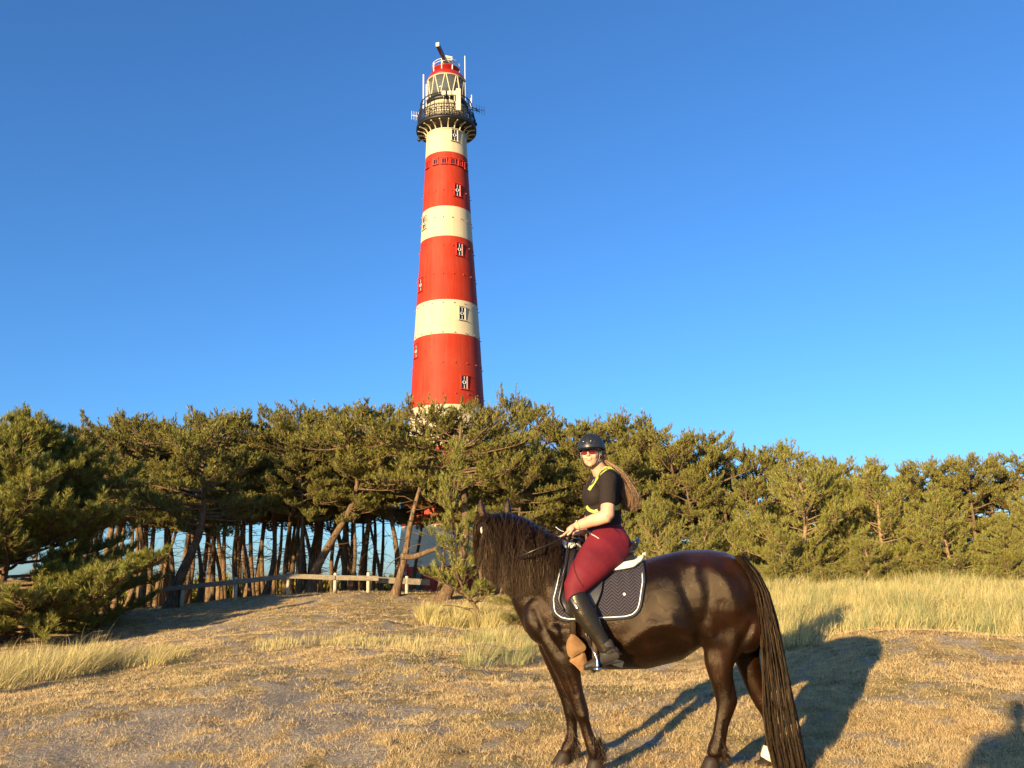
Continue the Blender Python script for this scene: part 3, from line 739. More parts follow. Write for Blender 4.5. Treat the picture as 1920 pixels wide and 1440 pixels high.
        NV = np.concatenate([NV, CV]); fl = np.concatenate([fl, fl2]); sz = np.concatenate([sz, np.full(len(sel)*3, 3)]); mi = np.concatenate([mi, np.ones(len(sel)*3, int)])
        cm_m.append(M_candle)
    cm = np_mesh('crown', NV, fl, sz, mi)
    for q in cm_m: cm.materials.append(q)
    return tm, cm
def plant(pair, name, label, x_, y_, rot, s, group=None, sz=None, cat='tree'):
    o = thing(name, label, cat, (x_, y_, g1(x_, y_)-.05), group); o.rotation_euler = (0, 0, rot); o.scale = (s, s, sz or s)
    for me_, nm in ((pair[0], 'trunk'), (pair[1], 'crown')):
        c = bpy.data.objects.new(nm, me_); COL.objects.link(c); c.parent = o
    return o
R7 = np.random.RandomState
OLD = [make_pine(R7(20+i), 8.6, .115+.022*(i % 3), .55, 3.2, 'old', (R7(i).randn()*.07, 0), tuft=1.2, K=19, nw=.026, dens=1.2, flat=.7) for i in range(6)]
OLDB = [make_pine(R7(40+i), 7.6, .16, .09, 3.5, 'old', (R7(i+9).randn()*.05, 0), tuft=1.25, K=19, nw=.026, dens=1.25, flat=.85) for i in range(3)]
YNG = [make_pine(R7(60+i), 5.2, .085, .03, 2.7, 'young', (R7(i+5).randn()*.04, 0), tuft=1.05, K=24, nw=.016, dens=1.35, candle=.2, dead=30, bark=M_barkY) for i in range(4)]

def ground_px(px_, Y_):
    p = at(px_, 1080, Y_); return p.x
def height_for(px_, ytop, Y_):
    p = at(px_, ytop, Y_); return p.z-g1(p.x, Y_)
rnd = random.Random(5)
def tree_at(px_, ytop, Y_, pool, H0, name, label, group=None, rot=None, wide=1.0, k=None):
    x_ = ground_px(px_, Y_); h = height_for(px_, ytop, Y_); s = h/H0
    pr_ = pool[rnd.randrange(len(pool)) if k is None else k]
    o = plant(pr_, name, label, x_, Y_, rnd.uniform(0, 6.28) if rot is None else rot, s*wide, group, s)
    return o
GL = 'pines of the grove left of the lighthouse'
LG = 'tall dark trunked pine standing in the crowded grove left of the lighthouse'
# skyline of the grove (px, row of the top, distance)
front = [(150, 800, 34), (205, 772, 36), (262, 778, 33), (335, 790, 36), (400, 775, 34), (455, 778, 37), (495, 782, 33), (545, 760, 38), (590, 775, 35), (640, 755, 36),
         (690, 752, 38), (735, 768, 34), (775, 782, 37), (820, 800, 35), (868, 800, 37)]
for i, (px_, yt, Y_) in enumerate(front):
    yt += 10+(62 if 760 < px_ < 900 else 30 if px_ > 700 else 8 if px_ > 620 else 0)
    tree_at(px_, yt, Y_, OLD, 8.9, 'pine_tree', LG, GL)
for i in range(62):
    px_ = 150+570*(i+rnd.random())/62; Y_ = rnd.uniform(37, 58); yt = rnd.uniform(812, 850)
    tree_at(px_, yt, Y_, OLD, 8.9, 'pine_tree', LG, GL)
for px_, yt, Y_ in ((318, 868, 31.5), (372, 880, 31.8), (470, 850, 31.6), (560, 855, 31.8), (655, 850, 31.7), (-40, 850, 36), (60, 840, 38)):
    tree_at(px_, yt, Y_, OLD, 8.9, 'pine_tree', LG, GL)
GM = 'pines between the lighthouse and the rider'
LM = 'dense dark pine standing behind the horse and rider'
for px_, yt, Y_ in ((905, 850, 36), (965, 812, 33), (1010, 782, 34), (1060, 790, 36), (1110, 805, 33), (1150, 785, 35), (1195, 788, 33), (985, 850, 29), (1085, 860, 30), (1180, 850, 29), (930, 880, 31), (1040, 900, 31)):
    tree_at(px_, yt, Y_, OLD if yt > 840 else OLDB, 8.9 if yt > 840 else 7.9, 'pine_tree', LM, GM)
for i in range(12):
    px_ = 890+390*(i+rnd.random())/12; tree_at(px_, rnd.uniform(830, 870), rnd.uniform(38, 50), OLD, 8.9, 'pine_tree', LM, GM)
GR = 'rounded pines at the back right'
LRt = 'rounded dense pine in the back row on the right'
for px_, yt, Y_ in ((1240, 795, 33), (1285, 802, 31), (1330, 806, 33), (1375, 818, 31), (1425, 826, 33), (1470, 835, 34), (1540, 850, 34), (1600, 850, 33), (1650, 862, 36), (1700, 880, 33), (1745, 862, 31), (1790, 850, 33), (1840, 848, 31), (1890, 846, 32), (1940, 842, 31), (1990, 850, 32), (1310, 870, 28), (1400, 890, 28)):
    tree_at(px_, yt+12, Y_, OLDB, 7.9, 'pine_tree', LRt, GR)
for i in range(10):
    px_ = 1270+700*(i+rnd.random())/10; tree_at(px_, 900, rnd.uniform(36, 44), OLDB, 7.9, 'pine_tree', LRt, GR)
# individually recognisable young pines on the right
for px_, yt, Y_, k_, lb, wd in ((1512, 822, 21.5, 0, 'young pine with a pointed brown tipped leader behind the horse tail', 1.15),
                            (1665, 852, 21.5, 1, 'young pine with a thin upright green leader right of the pointed pine', 1.1),
                            (1590, 868, 22.5, 2, 'young pine squeezed between the two pines with leaders', 1.0),
                            (1780, 905, 19.5, 3, 'broad young pine covered in pale candles with bare inner branches', 1.25),
                            (1245, 915, 22, 2, 'young pine with upright pale shoots just right of the rider', .95),
                            (1330, 955, 22.5, 0, 'low bushy pine directly above the croup of the horse', 1.1),
                            (1400, 950, 23.5, 1, 'bushy pine with shaded trunk behind the top of the tail', 1.1),
                            (1890, 960, 19, 0, 'small pine with bare lower twigs at the right edge', 1.15),
                            (1625, 990, 19.5, 3, 'low pine with pale candles above the marram grass', 1.4),
                            (1470, 985, 20.5, 2, 'low green pine beside the trunk stub behind the tail', 1.3),
                            (1170, 935, 25, 1, 'young pine partly hidden behind the hair of the rider', 1.0),
                            (1950, 900, 23, 1, 'young pine cut off by the right edge of the picture', 1.1)):
    tree_at(px_, yt, Y_, YNG, 5.4, 'young_pine', lb, None, None, wd, k_)
GBk = 'low pine bushes behind the grass belt at right'
for i, (px_, yt, Y_) in enumerate(((1455, 1050, 19.6), (1540, 1058, 19.2), (1580, 1040, 19.8), (1690, 1045, 19.5), (1735, 1030, 19.8), (1830, 1040, 19.4), (1865, 1055, 18.8), (1925, 1045, 19.2))):
    tree_at(px_, yt, Y_, YNG, 5.4, 'pine_bush', 'low pine bush at the back of the tall grass on the right', GBk, None, 2.1)
# unique trees of the grove: local curves in metres
def special(px_, Y_, label, H_, r0, cb, R_, curve, **kw):
    x_ = ground_px(px_, Y_); pr_ = make_pine(R7(int(px_)), H_, r0, cb, R_, 'old', curve=curve, tuft=1.2, K=19, nw=.026, flat=.7, **kw)
    return plant(pr_, 'pine_tree', label, x_, Y_, 0, 1)
special(738, 29.0, 'pine with leaning pale trunk and one level side limb in front of the lighthouse base', 5.6, .115, .62, 2.6, [(0, 0, -.15), (.35, 0, 1.2), (.55, 0, 2.4), (.85, .1, 3.6), (1.1, .1, 4.6), (.9, .1, 5.9)], dens=.9)
special(581, 31.0, 'pine with strongly curved sunlit trunk leaning right behind the fence', 6.5, .17, .62, 2.6, [(0, 0, -.15), (.15, 0, .7), (.55, 0, 1.5), (1.25, 0, 2.7), (1.6, 0, 3.6), (1.6, 0, 5), (1.5, 0, 6.2)])
special(322, 29.5, 'forked leaning pine at the left end of the fence', 6.2, .2, .55, 2.8, [(0, 0, -.15), (.2, 0, .8), (.55, 0, 1.7), (.9, 0, 2.7), (.9, 0, 4), (.7, 0, 6)])
special(828, 28.8, 'pine with slanting trunk at the right side of the lighthouse base', 6.2, .2, .6, 2.6, [(0, 0, -.1), (.35, 0, .6), (.75, 0, 1.6), (.8, 0, 3), (.6, 0, 4.5), (.7, 0, 6.0)])
# level limb of the leaning pine
_ln = [o for o in COL.objects if o.get('label', '').startswith('pine with leaning pale')][0]
bm = bmesh.new(); a = at(752, 1043, 28.9)
tube(bm, catmull([a, at(775, 1044, 28.9), at(800, 1035, 28.9), at(822, 1028, 28.9)], 12), list(np.linspace(.11, .07, 13)), 8)
_lo = from_bm('limb', bm, M_bark, None, True); _lo.parent = _ln; _lo.location = -_ln.location
# slim young pine in front of the tower foot
pr_ = make_pine(R7(77), 4.6, .055, .22, 1.15, 'young', curve=[(0, 0, -.1), (-.2, 0, .5), (-.55, 0, 1.0), (-.75, 0, 2.0), (-.75, 0, 3.2), (-.7, 0, 4.6)], tuft=1.0, K=22, nw=.016, dens=.9, dead=8, candle=.06)
p_ = at(908, 1180, 20.5); o_ = plant(pr_, 'young_pine', 'slim young pine with crooked thin stem left of the horse head', p_.x, 20.5, 0, .92)
tree_at(985, 1040, 19.5, YNG, 5.4, 'young_pine', 'small dark pine bush directly behind the horse neck', None, 1.0, 1.5, 2)
# lone top beside the tower and small pines against it
tree_at(937, 745, 40, OLD, 8.9, 'pine_tree', 'tall thin topped pine standing just right of the tower', None, .5, .75, 1)
# big near pine at left
pr_ = make_pine(R7(91), 4.5, .11, .03, 2.9, 'near', (.03, 0), tuft=.72, K=30, nw=.011, dens=3.2, candle=.12, dead=26, nl=.15, flat=.9)
p_ = at(30, 1200, 24.0); plant(pr_, 'pine_tree', 'big near pine with long needles and bare curving low branches at the left edge', p_.x-.4, 24.0, .4, 1.5, None, 1.31)
pr_ = make_pine(R7(92), 4.2, .15, .05, 2.4, 'near', (-.02, 0), tuft=.9, K=24, nw=.010, dens=1.3, candle=.04, dead=12, nl=.14)
p_ = at(-160, 1200, 26); plant(pr_, 'pine_tree', 'bushy pine cut off by the left edge behind the big near pine', p_.x, 25.5, 2.0, 1.5)
pr_ = None
# far scrub along the horizon
rr = R7(4); P = []; D = []
for i in range(420):
    cx = rr.uniform(-120, 130) if i < 260 else rr.uniform(-38, -13); cy = rr.uniform(95, 190) if i < 260 else rr.uniform(60, 95); r_ = rr.uniform(1.0, 2.6); k_ = 70
    v = rr.randn(k_, 3); v /= np.linalg.norm(v, axis=1, keepdims=True); v[:, 2] = abs(v[:, 2])
    P.append(np.array([cx, cy, g1(cx, cy)-.2])+v*r_*np.array([1.3, 1.3, .75])*rr.rand(k_, 1)**.3); D.append(v+np.array([0, 0, .6]))
P = np.concatenate(P); D = np.concatenate(D); NV = needles(P, D, .5, .5, .18, 8, rr)
tag(put('dune_scrub', np_mesh('dune_scrub', NV, np.arange(len(NV)), np.full(len(NV)//3, 3)), M_need), 'far off low dark scrub on the dunes seen between the trunks', 'shrubs', None, 'stuff')
# ================================================================== horse
YH = 6.9
def hp(px, py, off=0.0): return at(px, py, YH+off)
M_coat = mat('dark_bay_coat', (.03, .012, .006), .36, spec=.34); n = N(M_coat)
oc = n.coord(); pn = n.noise(oc, 2.2, 4, .6)
n.color(n.ramp(pn, [(.3, (.003, .0014, .0009)), (.5, (.008, .0030, .0013)), (.7, (.022, .007, .0026))]))
fur = n.noise(n.coord('Object', (1, 1, .45)), 330, 2, .5); n.rough(n.ramp(n.noise(oc, 9, 1, .5), [(.25, G3(.22)), (.75, G3(.34))]))
n.bump(n.math('ADD', n.math('MULTIPLY', fur, .62), n.math('ADD', n.math('MULTIPLY', n.noise(oc, 14, 2, .5), .35), n.math('MULTIPLY', n.noise(oc, 4.5, 1, .5), 2.3))), .45, .012)
n.b.inputs['Specular Tint'].default_value = (1.0, .78, .55, 1); n.b.inputs['Sheen Weight'].default_value = .05; n.b.inputs['Sheen Roughness'].default_value = .4; n.b.inputs['Sheen Tint'].default_value = (.55, .36, .18, 1)
M_hoof = mat('hoof_horn', (.028, .018, .012), .6, spec=.25)

horse = thing('horse', 'dark brown long maned horse standing side on with its head turned away', 'horse', (hp(1200, 1400).x, YH, g1(hp(1200, 1400).x, YH)))
bm = bmesh.new()
def trunk(sts):
    out = []
    for px_, yt, yb, w_, *e in sts:
        a, b = hp(px_, yt), hp(px_, yb); out.append(((a+b)/2, (a-b).length/2, w_, e[0] if e else 2.15))
    loft(bm, out, 32)
trunk([(990, 1100, 1195, .12), (1010, 1068, 1222, .19), (1035, 1040, 1238, .235), (1065, 1026, 1250, .255), (1100, 1036, 1254, .275), (1150, 1050, 1256, .305),
       (1200, 1054, 1255, .325), (1240, 1045, 1244, .325), (1275, 1033, 1219, .305), (1302, 1029, 1197, .29), (1320, 1029, 1196, .285), (1345, 1033, 1206, .295), (1375, 1047, 1205, .27), (1400, 1066, 1190, .22), (1419, 1095, 1165, .14)])
def limb(off, sts, bs=.85, e=2.0):
    loft(bm, [(hp(px_, py_, off+(o[1] if len(o) > 1 else 0)), r_/ppm(hp(px_, py_, off)), r_/ppm(hp(px_, py_, off))*(o[0] if o else bs), e) for px_, py_, r_, *o in sts], 20)
# hindquarters, both sides
for off, dx in ((-.13, 0), (.13, 6)):
    blob(bm, hp(1352+dx, 1122, off), (.30, .175, .33), Matrix.Rotation(.2, 3, 'Y'))
    blob(bm, hp(1392+dx, 1165, off*1.05), (.16, .13, .24), Matrix.Rotation(-.15, 3, 'Y'))
    blob(bm, hp(1330+dx, 1160, off*1.35), (.13, .10, .17), Matrix.Rotation(.3, 3, 'Y'))
    blob(bm, hp(1215, 1150, off*1.3), (.38, .15, .30))
# near hind
limb(-.15, [(1369, 1150, 54, .60), (1362, 1190, 46, .58), (1352, 1222, 35, .68), (1348, 1245, 27.5, .8), (1352, 1270, 22.5), (1358, 1293, 21.5, .75), (1363, 1315, 21, .7), (1359, 1335, 16.5, .8),
            (1353, 1357, 14, .8), (1349, 1380, 13.8, .8), (1345, 1398, 16.5, .9), (1339, 1416, 15.5, 1)])
limb(.16, [(1378, 1165, 50, .6), (1390, 1200, 36, .65), (1401, 1235, 24, .8), (1408, 1262, 20), (1418, 1290, 18.5, .75), (1432, 1318, 18, .7), (1441, 1338, 14, .8),
           (1445, 1360, 12.3, .8), (1446, 1385, 12.2, .8), (1446, 1403, 14.5, .9), (1440, 1420, 14, 1)])
# shoulders + fore legs
for off in (-.15, .15):
    blob(bm, hp(1050, 1125, off), (.15, .12, .32), Matrix.Rotation(-.35, 3, 'Y'))
    blob(bm, hp(1022, 1160, off*.8), (.17, .12, .20))
    blob(bm, hp(1066, 1198, off*1.08), (.14, .10, .15))
limb(-.16, [(1052, 1180, 46, .6), (1054, 1215, 36, .66), (1062, 1245, 28, .75), (1069, 1272, 21.5, .8), (1077, 1298, 17.5, .85), (1086, 1322, 15.2, .9), (1090, 1337, 15.2, .9), (1095, 1353, 11.5, .9),
            (1102, 1376, 10.8, .9), (1108, 1392, 12.5, .95), (1114, 1406, 14.5, 1), (1117, 1420, 13.5, 1)])
limb(.15, [(1042, 1180, 40, .6), (1042, 1215, 32, .66), (1048, 1245, 24, .75), (1056, 1272, 20, .8), (1063, 1298, 17, .85), (1068, 1320, 14.6, .9), (1071, 1336, 14.2, .9), (1072, 1352, 11, .9),
           (1073, 1372, 10.2, .9), (1072, 1387, 11.8, .95), (1067, 1399, 13.4, 1), (1061, 1410, 13, 1)])
# neck and head (turned away)
def nk(px_, py_, off, r_, bw): p = hp(px_, py_, off); return (p, r_/ppm(p), bw, 2.1)
loft(bm, [nk(1050, 1118, 0, 92, .20), nk(1022, 1088, .0, 78, .165), nk(996, 1058, .02, 64, .135), nk(972, 1028, .06, 54, .115), nk(950, 1003, .11, 44, .10), nk(936, 985, .16, 36, .095)], 24)
pole = hp(925, 985, .20); muz = hp(921, 1082, .50)
hd = (muz-pole); hdir = hd.normalized(); side_h = Vector((.80, -.36, 0)).normalized(); side_h = (side_h-hdir*side_h.dot(hdir)).normalized()
loft(bm, [(pole-hdir*.02, .085, .075), (pole+hd*.12, .135, .10), (pole+hd*.32, .145, .105), (pole+hd*.52, .115, .085), (pole+hd*.72, .085, .062), (pole+hd*.88, .075, .06), (pole+hd*1.0, .06, .052)], 20, side=side_h)
fwd = side_h.cross(hdir).normalized()
if fwd.y < 0 and fwd.x > 0: fwd = -fwd
body = fuse('body', bm, .0115, 18, M_coat, horse)
# carve muscles along lines of the side view
def sculpt(o, feats):
    me = o.data; k = len(me.vertices); co = np.zeros(k*3, np.float32); nr = np.zeros(k*3, np.float32)
    me.vertices.foreach_get('co', co); me.vertices.foreach_get('normal', nr); co = co.reshape(-1, 3); nr = nr.reshape(-1, 3)
    wc = co+np.array(horse.location)*0
    off = np.array(o.location)+np.array(horse.location); wc = co+off
    q = wc.copy(); q[:, 1] = YH; q -= np.array(CAM); d_ = q@np.array(_f); PX = 960+F*(q@np.array(_r))/d_; PY = 720-F*(q@np.array(_u))/d_
    disp = np.zeros(k)
    for pts, amp, wd_ in feats:
        dm = np.full(k, 1e9)
        if len(pts) == 1: dm = np.hypot(PX-pts[0][0], PY-pts[0][1])
        for (x0, y0), (x1, y1) in zip(pts, pts[1:]):
            vx, vy = x1-x0, y1-y0; t_ = np.clip(((PX-x0)*vx+(PY-y0)*vy)/(vx*vx+vy*vy), 0, 1); dm = np.minimum(dm, np.hypot(PX-x0-t_*vx, PY-y0-t_*vy))
        disp += amp*np.exp(-(dm/wd_)**2)
    sd = np.clip(np.abs(nr[:, 1])*1.6-.25, 0, 1)
    co += nr*(disp*sd)[:, None]; me.vertices.foreach_set('co', co.ravel()); me.update()
sculpt(body, [
    ([(1258, 1062), (1272, 1105), (1290, 1155), (1300, 1198)], -.011, 13), ([(1284, 1066), (1298, 1110), (1312, 1160), (1318, 1195)], .010, 14),
    ([(1345, 1050), (1372, 1085), (1392, 1125), (1400, 1165)], -.012, 12), ([(1315, 1058), (1345, 1095), (1362, 1140)], .012, 14),
    ([(1392, 1170), (1376, 1205), (1368, 1235)], -.018, 8), ([(1340, 1130), (1350, 1180), (1350, 1225)], -.007, 12),
    ([(1170, 1205), (1205, 1172), (1245, 1165), (1282, 1185)], .022, 13), ([(1195, 1205), (1235, 1195), (1270, 1205)], -.016, 15), ([(1215, 1100), (1225, 1150)], -.006, 24),
    ([(1088, 1165), (1086, 1200), (1092, 1240)], -.022, 9), ([(1110, 1175), (1120, 1220)], .010, 14),
    ([(1002, 1138), (1020, 1180), (1046, 1218)], -.022, 8), ([(1062, 1150), (1066, 1195)], .020, 16), ([(1030, 1150), (1040, 1185)], .010, 10), ([(1046, 1140), (1050, 1175), (1056, 1205)], -.014, 6),
    ([(1052, 1225), (1066, 1262), (1078, 1295)], -.008, 4), ([(1292, 1062)], .016, 11), ([(1322, 1196)], .018, 13), ([(1366, 1268), (1360, 1300)], -.007, 5), ([(1348, 1345), (1345, 1388)], -.005, 3), ([(1357, 1345), (1352, 1388)], .004, 3),
    ([(1092, 1336)], .006, 8), ([(1100, 1350), (1108, 1385)], -.004, 3), ([(1000, 1170), (1010, 1200)], .010, 9), ([(1240, 1060), (1210, 1062)], -.006, 14)])
# ears
for px_, py_, off, tx_ in ((904, 960, .06, -2), (951, 960, .26, 3)):
    b_ = hp(px_+2, py_+12, off); t_ = hp(px_+tx_-1, py_-26, off)
    bm = bmesh.new(); ax = (t_-b_); u_ = ax.normalized(); s_ = Vector((1, 0, 0)); s_ = (s_-u_*s_.dot(u_)).normalized(); q_ = u_.cross(s_)
    rings = []
    for k in range(9):
        v = k/8; wd_ = .034*(sin(pi*min(.97, .28+v*.72))**.8); rg = []
        for j in range(12):
            a = 2*pi*j/12; x_ = cos(a)*wd_; y_ = sin(a)*wd_*.55
            if sin(a) > 0: y_ *= -.35
            rg.append(bm.verts.new(b_+ax*v+s_*(x_-.006*sin(pi*v))+q_*y_))
        rings.append(rg)
    for a, b in zip(rings, rings[1:]):
        for j in range(12): bm.faces.new((a[j], a[(j+1) % 12], b[(j+1) % 12], b[j]))
    bm.faces.new(rings[0][::-1]); bm.faces.new(rings[-1])
    from_bm('ear', bm, M_coat, horse, True)
# eye on the near cheek
bm = bmesh.new(); blob(bm, pole+hd*.34+side_h*.0-Vector((.0, 0, 0))+Vector((-.085, -.05, 0)), (.02, .02, .018), None, 12); from_bm('eye', bm, mat('horse_eye', (.01, .006, .004), .08), horse, True)
# hooves
def hoof(px_, py_, off, dirx, s=1):
    p = hp(px_, py_, off); gz = g1(p.x, p.y)-.01; bm = bmesh.new(); rings = []
    top = p.z
    for z_, r_, dx in ((gz, .073*s, .022), (gz+.02, .071*s, .018), (top-.005, .052*s, 0), (top+.02, .046*s, -.004)):
        rings.append([bm.verts.new((p.x+dirx*dx*1.6+r_*cos(a)*1.12, p.y+r_*sin(a), z_+(-.012 if cos(a)*dirx < 0 and z_ > gz+.03 else 0))) for a in np.linspace(0, 2*pi, 21)[:-1]])
    for a, b in zip(rings, rings[1:]):
        for j in range(20): bm.faces.new((a[j], a[(j+1) % 20], b[(j+1) % 20], b[j]))
    bm.faces.new(rings[0][::-1]); bm.faces.new(rings[-1]); return from_bm('hoof', bm, M_hoof, horse, True)
hoof(1117, 1424, -.16, -.4); hoof(1058, 1412, .15, -1); hoof(1334, 1424, -.15, -1); hoof(1438, 1424, .16, -.6)
# white pastern sock on the far hind
bm = bmesh.new(); loft(bm, [(hp(1446, 1404, .16), .0630, .060), (hp(1441, 1421, .16), .062, .063)], 20)
from_bm('white_sock', bm, mat('white_hair', (.62, .56, .46), .8), horse, True)

# --- hair
M_hair = mat('horse_hair', (.03, .016, .009), .34, spec=.5); n = N(M_hair); n.b.inputs['Specular Tint'].default_value = (1, .7, .45, 1)
n.color(n.ramp(n.math('ADD', n.math('MULTIPLY', n.island(), .5), n.math('MULTIPLY', n.noise(n.coord('Object', (38, 38, 1.8)), 1, 2), .55)), [(0.15, (.005, .003, .002)), (.45, (.013, .007, .004)), (.75, (.036, .019, .010)), (1, (.17, .10, .05))]))
M_tail = mat('tail_hair', (.03, .016, .009), .45, spec=.3); n = N(M_tail); n.b.inputs['Specular Tint'].default_value = (1, .7, .45, 1)
n.color(n.ramp(n.math('ADD', n.math('MULTIPLY', n.island(), .7), n.math('MULTIPLY', n.noise(n.coord('Object', (26, 26, .8)), 1, 2), .35)), [(.15, (.008, .005, .003)), (.45, (.014, .008, .005)), (.7, (.042, .025, .013)), (.95, (.12, .075, .036))]))
def strands(name, L_, w_, m_, parent, rs, taper=.8):
    """L_ (N,S,3) -> thin three-sided prisms"""
    Nn, S, _ = L_.shape; T = np.gradient(L_, axis=1); T /= np.maximum(np.linalg.norm(T, axis=2, keepdims=True), 1e-6)
    r0_ = rs.randn(Nn, 1, 3); A = np.cross(T, r0_); A /= np.maximum(np.linalg.norm(A, axis=2, keepdims=True), 1e-6); B = np.cross(T, A)
    ww = (w_ if np.ndim(w_) else np.full(Nn, w_))[:, None]*(1-np.linspace(0, 1, S)[None]**2*taper)*.5
    R_ = [L_+(A*cos(a)+B*sin(a)*.5)*ww[..., None] for a in (0, 2.094, 4.189)]
    V_ = np.stack(R_, 2).reshape(-1, 3); b0 = (np.arange(Nn)*S*3)[:, None]
    pat = []
    for i in range(S-1):
        for j in range(3): pat += [3*i+j, 3*i+(j+1) % 3, 3*i+3+(j+1) % 3, 3*i+3+j]
    fl = (b0+np.array(pat)[None]).ravel()
    o = put(name, np_mesh(name, V_, fl, np.full(Nn*(S-1)*3, 4)), m_, parent); return o
rs = R7(31)
bvh = bvh_of(body)
def near_hit(px_, py_):
    r_ = ray(px_, py_); h = bvh.ray_cast(CAM, r_, 20); return h[0], h[1]
# crest curve in pixels, lower hair edge by root position
crest = [(913, 978, .12), (926, 967, .17), (945, 963, .2), (968, 968, .12), (992, 978, .06), (1015, 993, .03), (1038, 1008, .02), (1058, 1020, 0)]
cp = [hp(*c) for c in crest]
def crest_at(s): return np.array([np.interp(s, np.linspace(0, 1, len(cp)), [c[i] for c in cp]) for i in range(3)])
def mane(Nn, S, len_j, thick):
    L_ = np.zeros((Nn, S, 3)); s_ = rs.rand(Nn)
    for i in range(Nn):
        s = s_[i]; root = crest_at(s)+rs.randn(3)*np.array([.008, .02, .006])
        lk_i = int(s*34); epx = np.interp((lk_i+.5)/34*.6+s*.4, [0, .2, .4, .6, .8, 1], [912, 926, 955, 990, 1020, 1042])+rs.randn()*4+9*sin(lk_i*5.3)
        low = np.interp(epx, [900, 912, 925, 945, 965, 985, 1005, 1022, 1040], [1060, 1088, 1104, 1113, 1126, 1124, 1120, 1116, 1108])
        epy = low-abs(rs.randn())*len_j*75+rs.rand()*5-14*abs(sin(lk_i*2.9))*(.3+.7*rs.rand())
        depth = np.interp(s, [0, .3, .6, 1], [-.05, -.13, -.2, -.24])-rs.rand()*thick
        if s < .3: depth += .03
        end = np.array(hp(epx, epy, depth)); out = np.array([-.02, -.05-rs.rand()*.03, .02])
        t = np.linspace(0, 1, S)
        mid_ = root*.62+end*.38+np.array([-.01, -.06-.08*s*(1-s)*2-rs.rand()*thick, .14*(1-.3*s)])
        cur = ((1-t)**2)[:, None]*root+(2*t*(1-t))[:, None]*mid_+(t**2)[:, None]*end
        ph = rs.rand()*6.28; am = .003+.006*rs.rand(); fq = 4+3*rs.rand()
        lk = sin(s*37)+sin(s*83)
        cur[:, 0] += am*np.sin(ph+t*fq*2)*t+.026*np.sin(t*8+lk_i*1.7)*t+.014*lk*t*rs.rand(); cur[:, 1] += am*np.cos(ph+t*fq*2.3)*t
        L_[i] = cur
    return L_
# dense under layer then loose locks
mA = mane(7500, 14, .25, .03); mB = mane(1500, 14, .5, .045); mB[:, :, 1] -= .012
mB[:, :, 0] += .014*np.sin(np.linspace(0, 11, 14)[None]+rs.rand(1500, 1)*6.28)*np.linspace(0, 1, 14)[None]
strands('mane', np.concatenate([mA, mB]), np.r_[np.full(7500, .0042), .005+.0045*rs.rand(1500)], M_hair, horse, rs)
# forelock falling down the face
Nn = 1100; S = 12; L_ = np.zeros((Nn, S, 3)); t = np.linspace(0, 1, S)
for i in range(Nn):
    root = np.array(hp(912+rs.randn()*7, 966+abs(rs.randn())*3, .16+rs.randn()*.03)); ex = rs.uniform(886, 914)
    end = np.array(hp(ex+6, 1064-rs.rand()**2*45-(ex-886)*.1, .20+rs.rand()*.12)); mid_ = np.array(hp(np.interp(ex, [886, 914], [878, 905]), 988, .14+rs.rand()*.1))
    cur = ((1-t)**2)[:, None]*root+(2*t*(1-t))[:, None]*mid_+(t**2)[:, None]*end
    ph = rs.rand()*6.28; cur[:, 0] += .006*np.sin(ph+t*9)*t; L_[i] = cur
strands('forelock', L_, .0055, M_hair, horse, rs)
# tail
Nn = 13000; S = 18; L_ = np.zeros((Nn, S, 3)); t = np.linspace(0, 1, S)
def tl(v, a): return np.interp(v, np.linspace(0, 1, len(a)), a)
# centre line and half-widths by height
tpy = [1042, 1075, 1110, 1160, 1210, 1270, 1330, 1390, 1450]
txl = [1380, 1398, 1412, 1422, 1425, 1428, 1431, 1436, 1449]
txr = [1394, 1424, 1443, 1457, 1468, 1481, 1493, 1504, 1515]
for i in range(Nn):
    q = rs.rand(); q = .5+(q-.5)*(1-.15*rs.rand()); ln = 1-.35*rs.rand()**3; st_ = rs.rand()**2.2*.45 if i % 3 else 0
    lock = int(q*17); qk = (lock+.5)/17
    pts = []
    dy = rs.randn()*.035-.01
    for k in range(S):
        v = st_+(ln-st_)*t[k]; py_ = tl(v, tpy); g = min(1, v*1.6)*(.12+.25*rs.rand()); qq = q*(1-g)+qk*g+.02*sin(v*14+lock*2.1)
        px_ = tl(v, txl)*(1-qq)+tl(v, txr)*qq
        pts.append(np.array(hp(px_, py_, .0+dy*(1+v*2.6)-.035*sin(pi*qq)-.13*math.exp(-v*5))))
    L_[i] = np.array(pts); ph = rs.rand()*6.28; L_[i, :, 0] += .004*np.sin(ph+t*16); L_[i, :, 1] += .006*np.cos(ph+t*13)
strands('tail', L_, .0044, M_tail, horse, rs)
# dock hair tuft + feathering on fetlocks
Nn = 300; S = 7; L_ = np.zeros((Nn, S, 3)); t = np.linspace(0, 1, S)
for i in range(Nn):
    q = rs.rand(); a = np.array(hp(1374+30*q, 1046+22*q, rs.randn()*.03)); d_ = np.array([.05+.03*rs.rand(), rs.randn()*.015, .012*rs.randn()])
    for k in range(S): L_[i, k] = a+d_*t[k]*1.2+np.array([0, 0, .02*sin(pi*t[k])-.05*t[k]**2])
strands('dock_hair', L_, .004, M_hair, horse, rs)
fe_l = []
for px_, py_, off, n_ in ((1116, 1408, -.16, 520), (1069, 1402, .15, 360), (1346, 1411, -.15, 520)):
    for i in range(n_):
        a = rs.rand()*2*pi; c_ = np.array(hp(px_, py_-abs(rs.randn())*13, off)); r_ = .048; d_ = np.array([cos(a), sin(a), 0])
        ln = .03+.05*rs.rand()+(.05*rs.rand() if cos(a) > 0 else 0); pts = [c_+d_*(r_*.85+.035*v*v)+np.array([.012*v, 0, -ln*v]) for v in np.linspace(0, 1, 6)]; fe_l.append(np.array(pts))
strands('fetlock_feather', np.array(fe_l), .005, M_hair, horse, rs)

